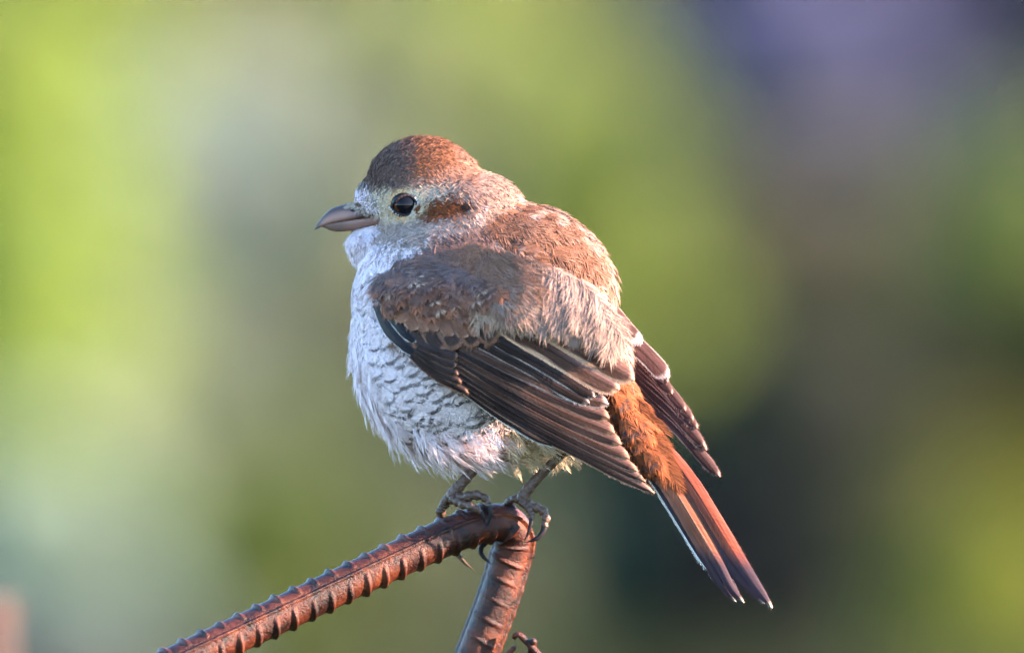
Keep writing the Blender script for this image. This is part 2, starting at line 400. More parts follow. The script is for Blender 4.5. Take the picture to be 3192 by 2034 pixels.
bar_path = [(300, -385, 2178), (430, -350, 2117), (907, -205, 1895), (1200, -115, 1758), (1400, -52, 1668), (1490, -22, 1637), (1555, 0, 1627),
            (1594, 22, 1645), (1603, 48, 1690), (1586, 62, 1755), (1551, 70, 1868), (1492, 84, 2024), (1440, 98, 2150), (1330, 120, 2420)]
bar_rad = [57, 57, 57, 57, 57, 58, 59, 60, 62, 66, 69, 70, 70, 70]
rebar('reinforcing_bar', 'bent rusty ribbed steel bar with the bird perched on its top', bar_path, np.interp(np.linspace(0, 1, 40), np.linspace(0, 1, 14), [57, 57, 57, 57, 57, 57, 58, 59, 59, 59, 59, 59, 59, 59]), True, M_rust, ridge_off=.30)
rebar('reinforcing_bar', 'short upright rusty bar, soft and out of focus, before the pale blue green shrub',
      [(-375, 8500, 14200), (-375, 8500, 9000), (-375, 8500, 4800), (-375, 8500, 2040)], [95] * 4, False, M_rust)

# tie wire twisted beside the post
wire_root = empty('tie_wire', Wp((1560, 60, 2200))); tag(wire_root, 'twisted ends of thick tie wire beside the lower part of the bent bar', 'wire')
wo = Wp((1560, 60, 2200)); M_wire = mat_rust('wire_rust', .25)
for P_, r in (([(1601, 20, 1990), (1606, 18, 1979), (1617, 16, 1976), (1640, 14, 1997), (1680, 10, 2040), (1740, 20, 2120), (1640, 60, 2200), (1500, 160, 2210), (1380, 130, 2160)], 10.5),
             ([(1662, -8, 1998), (1661, 12, 2001), (1656, 40, 2030), (1640, 60, 2080), (1600, 20, 2160), (1500, -10, 2180), (1380, 60, 2160)], 13),
             ([(1607, 34, 2014), (1596, 32, 2024), (1570, 26, 2050), (1500, 0, 2110), (1400, 20, 2150)], 8)):
    C = smooth_path(P_, 60); R = np.full(60, float(r)); R[:3] *= [.55, .85, .97]
    v, f = tube(C, R, 12); mesh_obj('wire_strand', Wp(v), f, M_wire, wire_root, origin=wo)

# ------------------------------------------------------------------ the bird: one continuous body
bird_o = Wp((1545, -10, 1562))
bird = empty('bird', bird_o)
tag(bird, 'fluffed up brown and white bird with hooked bill perched on the bent rusty bar', 'bird')

#        x     y(depth) z    r   depth scale
BALLS = [(1318, 55, 618, 184, .86), (1230, 50, 690, 120, .86), (1184, 45, 752, 90, .9), (1180, 50, 640, 66, .8),
         (1430, 30, 760, 235, .92), (1420, 10, 940, 316, .90), (1435, 0, 1096, 334, .91), (1630, -15, 1240, 172, .95), (1600, -5, 905, 275, .92), (1690, -20, 900, 215, .95),
         (1560, -10, 1090, 290, .92), (1690, -40, 1120, 205, .95), (1790, -70, 1120, 155, .95), (1880, -95, 1220, 95, 1.0), (1950, -120, 1320, 62, 1.05), (2005, -140, 1410, 40, 1.2)]
def sdf(P):
    d = None
    for x, y, z, r, k in BALLS:
        q = np.sqrt((P[..., 0] - x) ** 2 + ((P[..., 1] - y) / k) ** 2 + (P[..., 2] - z) ** 2) - r
        if d is None: d = q
        else:
            kk = 34.0; h = np.clip(.5 + .5 * (q - d) / kk, 0, 1); d = q * (1 - h) + d * h - kk * h * (1 - h)
    return d
def march(O, D, t0, t1, step, outward):
    """first sign change walking from t0 to t1"""
    n = len(O); lo = np.full(n, np.nan); done = np.zeros(n, bool); ts = np.arange(t0, t1, step)
    prev = sdf(O + D * ts[0])
    for a, b in zip(ts[:-1], ts[1:]):
        cur = sdf(O + D * b); hit = (~done) & (prev > 0) & (cur <= 0)
        lo[hit] = a; done |= hit; prev = cur
    a = lo.copy(); b = lo + step
    for _ in range(10):
        m_ = (a + b) / 2; inside = sdf(O + D * m_[:, None]) <= 0
        b = np.where(inside, m_, b); a = np.where(inside, a, m_)
    return b
CEN = np.array([1450., 0, 930])
bm = bmesh.new(); bmesh.ops.create_icosphere(bm, subdivisions=7, radius=1)
DIR = np.array([v.co[:] for v in bm.verts]); FB = np.array([[v.index for v in f.verts] for f in bm.faces]); bm.free()
t = march(np.repeat(CEN[None], len(DIR), 0) + DIR * 900, -DIR, 0, 900, 14, False)
BV = CEN + DIR * (900 - t)[:, None]
wb_ = sstep(1205, 1170, BV[:, 0]) * sstep(-14, 12, BV[:, 2] - (634 + .38 * (BV[:, 0] - 1083))) * sstep(738, 712, BV[:, 2])      # narrow under the bill base
BV[:, 1] = 50 + (BV[:, 1] - 50) * (1 - .55 * wb_)
BODY_N = np.zeros_like(BV)
fn = np.cross(BV[FB[:, 1]] - BV[FB[:, 0]], BV[FB[:, 2]] - BV[FB[:, 0]])
for k in range(3): np.add.at(BODY_N, FB[:, k], fn)
BODY_N /= np.linalg.norm(BODY_N, axis=1)[:, None]
if np.mean(np.sum(BODY_N * DIR, 1)) < 0: BODY_N *= -1

# front depth map of the body, sampled on a grid and looked up bilinearly
gx = np.arange(1040, 2100, 10.); gz = np.arange(400, 1500, 10.)
GX, GZ = np.meshgrid(gx, gz, indexing='ij')
tt = march(np.stack([GX.ravel(), np.full(GX.size, -420.), GZ.ravel()], -1), np.repeat(np.array([[0, 1., 0]]), GX.size, 0), 0, 520, 12, False)
FD = (-420 + tt).reshape(GX.shape)
FD0 = np.where(np.isnan(FD), 60, FD)
def front(x, z):
    x = np.asarray(x, float); z = np.asarray(z, float)
    fx = np.clip((x - gx[0]) / 10, 0, len(gx) - 1.001); fz = np.clip((z - gz[0]) / 10, 0, len(gz) - 1.001)
    i = fx.astype(int); j = fz.astype(int); u = fx - i; v = fz - j
    return FD0[i, j] * (1 - u) * (1 - v) + FD0[i + 1, j] * u * (1 - v) + FD0[i, j + 1] * (1 - u) * v + FD0[i + 1, j + 1] * u * v

# ---- plumage colours (albedo), by place on the bird
C_ = lambda *a: np.array(a, float)
WHITE = C_(.80, .675, .69); BUFF = C_(.72, .58, .42); PINKB = C_(.28, .178, .142); RUF = C_(.165, .076, .047); CROWN = C_(.22, .092, .05)
FORE = C_(.15, .09, .072); CREAM = C_(.60, .47, .335); MASK = C_(.16, .05, .02); SIDE = C_(.15, .095, .085); ORANGE = C_(.24, .08, .036); NAPE = C_(.31, .195, .155)
POLY = [
 (PINKB, None),
 (NAPE, [(1380, 420), (1500, 480), (1620, 610), (1540, 660), (1450, 660), (1420, 560)]),
 (RUF, [(1540, 655), (1620, 620), (1740, 680), (1830, 770), (1870, 850), (1800, 860), (1700, 820), (1600, 780), (1440, 745), (1470, 690)]),
 ((.25, .13, .092), [(1230, 380), (1300, 360), (1420, 420), (1500, 500), (1440, 580), (1330, 560), (1260, 570)]),
 (CROWN, [(1225, 380), (1290, 380), (1370, 430), (1400, 500), (1330, 530), (1260, 560)]),
 (FORE, [(1070, 620), (1100, 540), (1160, 460), (1230, 390), (1265, 470), (1262, 570), (1200, 585), (1130, 600)]),
 (WHITE, [(1000, 690), (1180, 690), (1270, 712), (1340, 700), (1400, 690), (1475, 640), (1460, 690), (1390, 740), (1300, 780), (1200, 825), (1150, 850),
          (1165, 900), (1185, 960), (1250, 1030), (1340, 1065), (1480, 1140), (1760, 1300), (1900, 1420), (1900, 1700), (1000, 1700)]),
 (WHITE, [(1060, 600), (1110, 605), (1150, 625), (1180, 660), (1170, 690), (1060, 690)]),
 (CREAM, [(1125, 616), (1200, 598), (1270, 590), (1312, 584), (1322, 632), (1300, 650), (1290, 690), (1230, 705), (1170, 685), (1150, 640)]),
 ((.47, .355, .27), [(1300, 580), (1345, 572), (1385, 590), (1385, 612), (1340, 628), (1310, 632)]),
 ((.44, .325, .275), [(1150, 688), (1250, 702), (1340, 700), (1390, 700), (1370, 728), (1290, 762), (1210, 770), (1150, 735)]),
 ((.37, .27, .235), [(1320, 696), (1400, 688), (1480, 640), (1470, 690), (1390, 735), (1320, 760)]),
 (MASK, [(1302, 640), (1335, 628), (1400, 615), (1424, 632), (1422, 662), (1370, 686), (1300, 694), (1268, 684), (1295, 670)]),
 (SIDE, [(1150, 845), (1200, 818), (1300, 772), (1400, 725), (1480, 700), (1520, 760), (1500, 800), (1380, 850), (1250, 900), (1180, 900)]),
 (ORANGE, [(1860, 1170), (1960, 1130), (2030, 1250), (2060, 1340), (2140, 1500), (2020, 1500), (1950, 1400), (1890, 1290)]),
 (BUFF, [(1560, 1380), (1760, 1340), (1900, 1420), (1900, 1600), (1560, 1600)]),
]
def region(x, z, rg, jit=9):
    x = x + rg.normal(size=x.shape) * jit; z = z + rg.normal(size=z.shape) * jit
    idx = np.zeros(x.shape, int)
    for i, (c, p) in enumerate(POLY):
        if p is None: continue
        idx[in_poly(x, z, p)] = i
    return idx
POLYC = np.array([np.array(c) for c, p in POLY])
GUIDE = np.array([(1110, 590, .55, -.85), (1150, 520, .65, -.75), (1290, 430, 1, -.1), (1400, 450, .9, .4), (1500, 540, .75, .66), (1340, 540, .95, .25), (1150, 650, 1, -.15), (1190, 620, .9, -.4), (1250, 590, 1, -.1),
 (1300, 720, .95, .25), (1360, 655, .97, .1), (1220, 700, .9, .35), (1240, 690, .9, .3), (1090, 760, .12, 1), (1160, 740, .6, .8), (1250, 780, .75, .65), (1090, 950, .02, 1), (1110, 1150, .2, 1), (1200, 1300, .42, .9), (1350, 1400, .5, .85),
 (1300, 1100, .35, .95), (1500, 1300, .6, .8), (1500, 1420, .55, .85), (1650, 1400, .7, .7), (1800, 1400, .7, .7), (1250, 830, .3, .95), (1600, 660, .85, .5), (1750, 760, .75, .68), (1880, 900, .55, .85), (1930, 1000, .35, .95), (1500, 850, .6, .8), (1700, 950, .5, .87),
 (1850, 1050, .5, .87), (1950, 1250, .5, .87), (2020, 1400, .52, .86), (1180, 900, .1, 1), (1420, 660, .9, .4), (1480, 700, .8, .6)], float)
def flow(x, z):
    w = 1 / ((x[:, None] - GUIDE[:, 0]) ** 2 + (z[:, None] - GUIDE[:, 1]) ** 2 + 900) ** 1.5
    d = np.stack([(w * GUIDE[:, 2]).sum(1), np.zeros(len(x)), (w * GUIDE[:, 3]).sum(1)], -1)
    return d / np.linalg.norm(d, axis=1)[:, None]

def sample_body(n, rg, weight):
    tri = BV[FB]; A = np.linalg.norm(np.cross(tri[:, 1] - tri[:, 0], tri[:, 2] - tri[:, 0]), axis=1) / 2
    c = tri.mean(1); A = A * weight(c); p = A / A.sum()
    f = rg.choice(len(FB), n, p=p); u = rg.random((n, 2)); m_ = u.sum(1) > 1; u[m_] = 1 - u[m_]
    w = np.stack([1 - u.sum(1), u[:, 0], u[:, 1]], -1)
    return np.einsum('nk,nkd->nd', w, tri[f]), (lambda q: q / np.linalg.norm(q, axis=1)[:, None])(np.einsum('nk,nkd->nd', w, BODY_N[FB[f]]))

def barbs(root, n, t, L, W, nb, wb, lift, R, colour, rg, fwd=.32, tipj=.25, hj=2.0, roll=.5, split=0.0, band=None):
    """contour feathers: every feather is a fan of nb narrow barbs. Returns V,F,C"""
    Fn = len(root); t = t - n * np.sum(t * n, 1)[:, None]; t /= np.linalg.norm(t, axis=1)[:, None] + 1e-9
    s = np.cross(n, t)
    L = np.broadcast_to(L, (Fn,))[:, None]; W = np.broadcast_to(W, (Fn,))[:, None]; wb = np.broadcast_to(wb, (Fn,))[:, None]
    v = (np.arange(nb)[None] + rg.random((Fn, nb))) / nb
    side = np.where(np.arange(nb) % 2 == 0, 1., -1.)[None] * np.ones((Fn, 1))
    vs = .04 + .80 * v
    lat = .5 * W * np.sqrt(np.clip(1 - ((v - .42) / .62) ** 2, .015, 1)) * rg.uniform(1 - tipj, 1 + tipj * .5, (Fn, nb)) * side
    fw = L * fwd * (1 - .35 * v) * rg.uniform(1 - tipj, 1 + tipj, (Fn, nb))
    a = np.stack([L * vs, L * vs + fw * .5, L * vs + fw], -1)
    b = np.stack([lat * .04, lat * .62, lat * (1.0 + split * rg.normal(size=lat.shape))], -1)
    h0 = rg.normal(size=(Fn, nb, 1)) * hj * np.array([.3, .7, 1.0])
    lift = np.broadcast_to(lift, (Fn,))[:, None, None]
    R = np.broadcast_to(R, (Fn,))[:, None, None]
    h = lift * a - a ** 2 / (2 * R) - b ** 2 / (2 * R) + h0 - 1.0
    P = root[:, None, None] + t[:, None, None] * a[..., None] + s[:, None, None] * b[..., None] + n[:, None, None] * h[..., None]
    d = P[:, :, 2] - P[:, :, 0]; d /= np.linalg.norm(d, axis=-1)[..., None] + 1e-9
    nn = np.broadcast_to(n[:, None], d.shape); wd = np.cross(nn, d); wd /= np.linalg.norm(wd, axis=-1)[..., None] + 1e-9
    an = rg.normal(size=(Fn, nb, 1)) * roll
    wd = wd * np.cos(an) + nn * np.sin(an)
    w0 = (wb * rg.uniform(.7, 1.2, (Fn, nb)))[..., None] * .5
    V = np.stack([P[:, :, 0] - wd * w0, P[:, :, 0] + wd * w0, P[:, :, 1] - wd * w0 * .95, P[:, :, 1] + wd * w0 * .95, P[:, :, 2]], 2)
    af = np.stack([a[..., 0], a[..., 0], a[..., 1], a[..., 1], a[..., 2]], -1) / L[..., None]
    bf = np.stack([b[..., 0], b[..., 0], b[..., 1], b[..., 1], b[..., 2]], -1) / (.5 * W[..., None])
    Cc = colour(af, bf)                               # (F,nb,5,3)
    Cc = Cc * (1 + .10 * rg.normal(size=(Fn, nb, 1, 1)))
    N = Fn * nb; i = np.arange(N)[:, None] * 5
    F = np.vstack([i + [0, 1, 3], i + [0, 3, 2], i + [2, 3, 4]])
    Bd = np.zeros(V.shape[:3] + (3,))
    if band is not None: Bd[..., 0], Bd[..., 1] = band(af, bf)
    return V.reshape(-1, 3), F, Cc.reshape(-1, 3), Bd.reshape(-1, 3)

def plume(name, parts, label=None, parent=None):
    Vs, Fs, Cs, Bs, off = [], [], [], [], 0
    for v, f, c, b in parts: Vs.append(v); Fs.append(f + off); Cs.append(c); Bs.append(b); off += len(v)
    o = mesh_obj(name, Wp(np.vstack(Vs)), np.vstack(Fs), M_plume, parent or bird, cols=np.vstack(Cs), band=np.vstack(Bs), origin=bird_o)
    o['kind'] = 'stuff'
    if label: o['label'] = label
    return o

rgb = np.random.default_rng(11)
bidx = region(BV[:, 0].copy(), BV[:, 2].copy(), rgb, 4)
mesh_obj('body', Wp(BV), FB, M_plume, bird, cols=POLYC[bidx] * .8, origin=bird_o)

EYE = (1261, 640)
def keep_eye(x, y, z):
    d = ((x - EYE[0]) / 46) ** 2 + ((z - EYE[1]) / 37.5) ** 2
    return d > 1
def keep_bill(x, y, z): return ~in_poly(x, z, [(1040, 624), (1080, 628), (1125, 654), (1160, 670), (1142, 706), (1100, 720), (1040, 722)])

# -- head: short dense feathers
HEAD_L = lambda c: (c[:, 2] < 800) & (c[:, 0] + .55 * (c[:, 2] - 600) < 1580)
def w_head(c):
    w = np.where(HEAD_L(c), 1.0, 0.0); return w * np.where(c[:, 1] < 80, 1.6, .7)
Pn, Nn = sample_body(14500, rgb, w_head)
k = keep_eye(Pn[:, 0], Pn[:, 1], Pn[:, 2]) & keep_bill(Pn[:, 0], Pn[:, 1], Pn[:, 2]); Pn, Nn = Pn[k], Nn[k]
idx = region(Pn[:, 0], Pn[:, 2], rgb, 10); base = POLYC[idx]
dist_eye = np.hypot((Pn[:, 0] - EYE[0]) / 1.2, Pn[:, 2] - EYE[1])
# dark flecks where brow meets crown, down the malar line and on the nape side
fle = np.zeros(len(Pn))
for (x0, z0, x1, z1, wd, pr) in ((1100, 612, 1200, 590, 13, .6), (1200, 590, 1300, 572, 9, .4), (1300, 575, 1400, 620, 20, .25), (1240, 765, 1340, 730, 9, .3), (1340, 730, 1440, 700, 8, .25), (1130, 600, 1150, 640, 12, .35), (1180, 705, 1300, 745, 20, .10), (1140, 840, 1290, 775, 10, .35)):
    ux, uz = x1 - x0, z1 - z0; l2 = ux * ux + uz * uz
    q = np.clip(((Pn[:, 0] - x0) * ux + (Pn[:, 2] - z0) * uz) / l2, 0, 1)
    d = np.hypot(Pn[:, 0] - x0 - q * ux, Pn[:, 2] - z0 - q * uz)
    fle = np.maximum(fle, (rgb.random(len(Pn)) < pr * np.exp(-(d / wd) ** 2)).astype(float))
endm = np.hypot(Pn[:, 0] - 1422, Pn[:, 2] - 642) < 17
base[endm] = C_(.035, .02, .015)
ring = np.exp(-((dist_eye - 41) / 9) ** 2)[:, None]; base = base * (1 - .75 * ring) + C_(.72, .56, .36) * .75 * ring
warm = np.exp(-((dist_eye - 44) / 10) ** 2)[:, None] * (Pn[:, 0] < 1262)[:, None] * .5
base = base * (1 - warm) + C_(.75, .42, .16) * warm
isc = np.isin(idx, (3, 4, 5)); spk = rgb.random(len(Pn))
tipc = base.copy(); tipc[isc & (spk < .22)] *= 1.45; tipc[isc & (spk > .9)] *= .5
tipc[(idx == 1) & (spk < .3)] *= 1.15
base = base * (1 + .12 * rgb.normal(size=(len(base), 1)))
def col_head(af, bf):
    w = sstep(.55, .95, af)[..., None]
    c = base[:, None, None] * (1 - w) + tipc[:, None, None] * w
    f = (fle[:, None, None] * sstep(.35, .6, af))[..., None]
    return c * (1 - f * .8) + C_(.06, .045, .045) * f * .8
small = np.clip(sstep(40, 110, dist_eye), 0, 1)
Lh = 20 + 22 * small + 10 * (Pn[:, 0] > 1430)
thr = (Pn[:, 2] > 715) & (Pn[:, 0] < 1330)
Lh = np.where(thr, 52, Lh)
plume('head_plumage', [barbs(Pn, Nn, flow(Pn[:, 0], Pn[:, 2]) + rgb.normal(size=Pn.shape) * .12, Lh, Lh * .62, 9, 2.7, (.06 + rgb.uniform(.0, .34, len(Pn)) * sstep(60, 150, dist_eye)), 190., col_head, rgb, fwd=.45, hj=2.2)],
      'rufous crown, cream brow, dark brown ear patch and white throat')

# -- breast and belly: white with dark crescents
def w_belly(c):
    u = in_poly(c[:, 0], c[:, 2], POLY[6][1]) & (c[:, 2] > 800)
    return np.where(u, 1, 0.) * np.where(c[:, 1] < 60, 1.5, .7)
Pn, Nn = sample_body(2700, rgb, w_belly)
bar = np.clip(sstep(1130, 1230, Pn[:, 0] + .0 * Pn[:, 2]) , 0, 1)
bar = np.where(Pn[:, 2] > 1330, bar * .35, bar) * (Pn[:, 2] > 900)
bar = bar * 0
vent = sstep(1540, 1660, Pn[:, 0])[:, None] * sstep(1230, 1330, Pn[:, 2])[:, None]
bb = WHITE * (1 - vent) + BUFF * vent
grey = (.25 * sstep(1350, 1500, Pn[:, 0]) * sstep(1430, 1250, Pn[:, 2]))[:, None]
bb = bb * (1 - grey) + C_(.5, .44, .40) * grey
bpos = rgb.uniform(.72, .84, len(Pn)); bwid = rgb.uniform(.05, .085, len(Pn))
def col_belly(af, bf):
    g = .35 * (sstep(.55, .2, af))[..., None]
    c = bb[:, None, None] * (1 - g) + C_(.42, .38, .38) * g
    return c
band_belly = lambda af, bf: ((af + .13 * bf ** 2 - bpos[:, None, None]) / bwid[:, None, None], bar[:, None, None] * np.ones(af.shape))
Lb = np.where(Pn[:, 2] > 1250, 76, 62) * rgb.uniform(.85, 1.2, len(Pn))
pA = barbs(Pn, Nn, flow(Pn[:, 0], Pn[:, 2]) + rgb.normal(size=Pn.shape) * .14, Lb, Lb * .78, 40, 3.6, .14, 300., col_belly, rgb, fwd=.34, hj=2.5, band=band_belly)
def spaced(P, dmin):
    keep = []
    K = np.zeros((0, 3))
    for i, p in enumerate(P):
        if len(keep) == 0 or np.min(np.sum((P[keep] - p) ** 2, 1)) > dmin ** 2: keep.append(i)
    return np.array(keep)
Po, No = sample_body(5000, rgb, w_belly); ko = spaced(Po, 30.); Po, No = Po[ko], No[ko]
so = sstep(1095, 1170, Po[:, 0] - .22 * (Po[:, 2] - 1000)) * sstep(840, 930, Po[:, 2]) * (1 - .35 * sstep(1330, 1430, Po[:, 2])) * rgb.uniform(.75, 1, len(Po))
so = so * (rgb.random(len(Po)) < .94)
vo = sstep(1540, 1660, Po[:, 0])[:, None] * sstep(1230, 1330, Po[:, 2])[:, None]; co = WHITE * (1 - vo) + BUFF * vo
go_ = (.4 * sstep(1330, 1480, Po[:, 0]) * sstep(1430, 1250, Po[:, 2]))[:, None]; co = co * (1 - go_) + C_(.55, .48, .43) * go_
po = rgb.uniform(.76, .84, len(Po)); wo_ = rgb.uniform(.075, .115, len(Po)); Lo_ = rgb.uniform(64, 84, len(Po)) * np.where(Po[:, 2] > 1230, 1.2, 1)
Po = Po + No * 6
pO = barbs(Po, No, flow(Po[:, 0], Po[:, 2]) + rgb.normal(size=Po.shape) * .12, Lo_, Lo_ * .92, 64, 2.8, .10, 280., lambda af, bf: co[:, None, None] * np.ones(af.shape + (3,)), rgb, fwd=.34, tipj=.20, hj=1.6, roll=.4,
           band=lambda af, bf: ((af + .16 * bf ** 2 - po[:, None, None]) / wo_[:, None, None], so[:, None, None] * np.ones(af.shape)))
# loose hanging tips along the lower edge
Pw, Nw = sample_body(520, rgb, lambda c: np.where((c[:, 2] > 1250) & (c[:, 0] < 1840) & in_poly(c[:, 0], c[:, 2], POLY[6][1]), 1., 0) * sstep(.0, .8, (c[:, 2] - 930) / 500) ** 12)
kw = Nw[:, 2] > .62; Pw, Nw = Pw[kw], Nw[kw]
Lw = rgb.uniform(55, 115, len(Pw)); cw = np.where((Pw[:, 0] > 1560)[:, None], BUFF, WHITE)
pB = barbs(Pw, Nw, flow(Pw[:, 0], Pw[:, 2]) + rgb.normal(size=Pw.shape) * .22, Lw, Lw * .34, 20, 2.4, rgb.uniform(.1, .7, len(Pw)), 900., lambda af, bf: cw[:, None, None] * np.ones(af.shape + (3,)), rgb, fwd=.42, hj=4, split=.15)
Pf, Nf = sample_body(150, rgb, lambda c: np.where((c[:, 0] < 1230) & (c[:, 2] > 930) & (c[:, 2] < 1420) & (np.abs(c[:, 1]) < 170), 1., 0))
pC = barbs(Pf, Nf, flow(Pf[:, 0], Pf[:, 2]) + rgb.normal(size=Pf.shape) * .1, rgb.uniform(70, 120, len(Pf)), 26., 16, 2.4, rgb.uniform(.08, .30, len(Pf)), 900., lambda af, bf: WHITE * np.ones(af.shape + (3,)), rgb, fwd=.42, hj=3, split=.1)
nv_ = 90; Pv = np.stack([rgb.uniform(1560, 1800, nv_), rgb.uniform(-90, 60, nv_), np.zeros(nv_)], -1); Pv[:, 2] = 1385 - .10 * (Pv[:, 0] - 1560) + rgb.uniform(-25, 25, nv_)
Nv = np.stack([rgb.normal(size=nv_) * .3, -np.ones(nv_), rgb.normal(size=nv_) * .2 + .3], -1); Nv /= np.linalg.norm(Nv, axis=1)[:, None]
pD = barbs(Pv, Nv, np.stack([.35 + .35 * rgb.normal(size=nv_), np.zeros(nv_), np.ones(nv_)], -1), rgb.uniform(50, 100, nv_), 24., 16, 2.3, 0., 900., lambda af, bf: C_(.70, .56, .38) * np.ones(af.shape + (3,)), rgb, fwd=.45, hj=3, split=.2)
plume('belly_plumage', [pA, pO, pB, pC, pD], 'white breast and belly feathers crossed by dark crescents')

# -- back, mantle, rump
def w_back(c):
    u = ~in_poly(c[:, 0], c[:, 2], POLY[6][1]) & ~HEAD_L(c)
    return np.where(u, 1, 0.) * np.where(c[:, 1] < 100, 1.4, .7)
Pn, Nn = sample_body(3300, rgb, w_back)
idx = region(Pn[:, 0], Pn[:, 2], rgb, 16); base = POLYC[idx] * (1 + .14 * rgb.normal(size=(len(Pn), 1)))
dk = np.where(idx == 2, .3, np.where(idx == 14, .45, .2)) * (rgb.random(len(Pn)) < .55)
dk = np.where((idx == 14) & (Pn[:, 0] + .45 * (1250 - Pn[:, 2]) > 1990), dk * .2, dk)
tipc = np.where((idx == 2)[:, None], C_(.25, .145, .105), np.where((idx == 14)[:, None], C_(.28, .115, .05), C_(.33, .225, .185)))
def col_back(af, bf):
    w = sstep(.80, .98, af)[..., None] * .8
    c = base[:, None, None] * (1 - w) + tipc[:, None, None] * w
    g = .45 * sstep(.5, .15, af)[..., None]
    c = c * (1 - g) + C_(.12, .09, .085) * g
    return c
Lk_ = np.where(Pn[:, 2] < 760, 74, 96) * rgb.uniform(.85, 1.15, len(Pn)); Lk_ = np.where(idx == 14, 92, Lk_)
Pq, Nq = sample_body(7000, rgb, w_back); kq = spaced(Pq, 25.); Pq, Nq = Pq[kq], Nq[kq]
iq = region(Pq[:, 0], Pq[:, 2], rgb, 14); bq = POLYC[iq] * (1 + .10 * rgb.normal(size=(len(Pq), 1)))
tq = np.where((iq == 2)[:, None], C_(.25, .145, .105), np.where((iq == 14)[:, None], C_(.26, .11, .05), bq * 1.25))
def col_q(af, bf):
    w = sstep(.84, .99, af + .07 * bf ** 2)[..., None] * .85
    return bq[:, None, None] * (1 - w) + tq[:, None, None] * w
Lq = np.where(Pq[:, 2] < 760, 58, 76) * rgb.uniform(.9, 1.15, len(Pq)); dq = np.where(iq == 2, .28, .10)
over = barbs(Pq + Nq * 4, Nq, flow(Pq[:, 0], Pq[:, 2]) + rgb.normal(size=Pq.shape) * .06, Lq, Lq * .72, 46, 2.9, rgb.uniform(.07, .15, len(Pq)), 320., col_q, rgb, fwd=.36, tipj=.12, hj=1.0, roll=.2,
             band=lambda af, bf: ((af + .07 * bf ** 2 - .80) / .05, dq[:, None, None] * np.ones(af.shape)))
plume('back_plumage', [over, barbs(Pn, Nn, flow(Pn[:, 0], Pn[:, 2]) + rgb.normal(size=Pn.shape) * .10, Lk_, Lk_ * .62, 34, 3.2, rgb.uniform(.04, .26, len(Pn)), 320., col_back, rgb, fwd=.46, hj=1.8, roll=.28, band=lambda af, bf: ((af + .08 * bf ** 2 - .80) / .04, dk[:, None, None] * np.ones(af.shape)))],
      'rufous mantle shading to pinkish brown back and orange rump')

# ------------------------------------------------------------------ near wing
A_ = np.array([(1700, 1200), (1900, 1280), (2035, 1530), (1600, 1330), (1800, 1420)]); dz = np.array([-318, -280, -215, -292, -258.])
pl = np.linalg.lstsq(np.c_[A_, np.ones(5)], dz, rcond=None)[0]
def wingd(x, z):
    f = front(x, z) - 8 - 34 * sstep(790, 930, z) * sstep(1140, 1260, x); p = pl[0] * x + pl[1] * z + pl[2]
    w = sstep(1380, 1640, x)
    k = 40.; h = np.clip(.5 + .5 * (p - f) / k, 0, 1); m_ = f * h + p * (1 - h) - k * h * (1 - h)
    return f * (1 - w) + m_ * w

wing = None
def wing_shell(name, up, lo, depth, parent):
    n = 40; U = smooth_path(up, n); Lo = smooth_path(lo, n); k = np.linspace(0, 1, 16)
    G = U[:, None] * (1 - k[None, :, None]) + Lo[:, None] * k[None, :, None]
    d = depth(G[..., 0], G[..., 1])
    A = np.stack([G[..., 0], d + 6, G[..., 1]], -1).reshape(-1, 3); B = A + [0, 16, 0]
    q = lambda i, j: i * 16 + j
    F = [(q(i, j), q(i, j + 1), q(i + 1, j + 1), q(i + 1, j)) for i in range(n - 1) for j in range(15)]
    N0 = len(A); F += [tuple(N0 + e for e in f[::-1]) for f in F]
    ring = [q(i, 0) for i in range(n)] + [q(n - 1, j) for j in range(1, 16)] + [q(i, 15) for i in range(n - 2, -1, -1)] + [q(0, j) for j in range(14, 0, -1)]
    F += [(ring[i], ring[(i + 1) % len(ring)], N0 + ring[(i + 1) % len(ring)], N0 + ring[i]) for i in range(len(ring))]
    V = np.vstack([A, B])
    return mesh_obj(name, Wp(V), F, M_plume, parent, cols=np.repeat(C_(.10, .055, .045)[None], len(V), 0), origin=bird_o)
wing = wing_shell('wing', [(1190, 850), (1320, 800), (1500, 830), (1700, 940), (1880, 1075)], [(1180, 950), (1260, 1050), (1420, 1165), (1620, 1270), (1840, 1330)], wingd, bird)

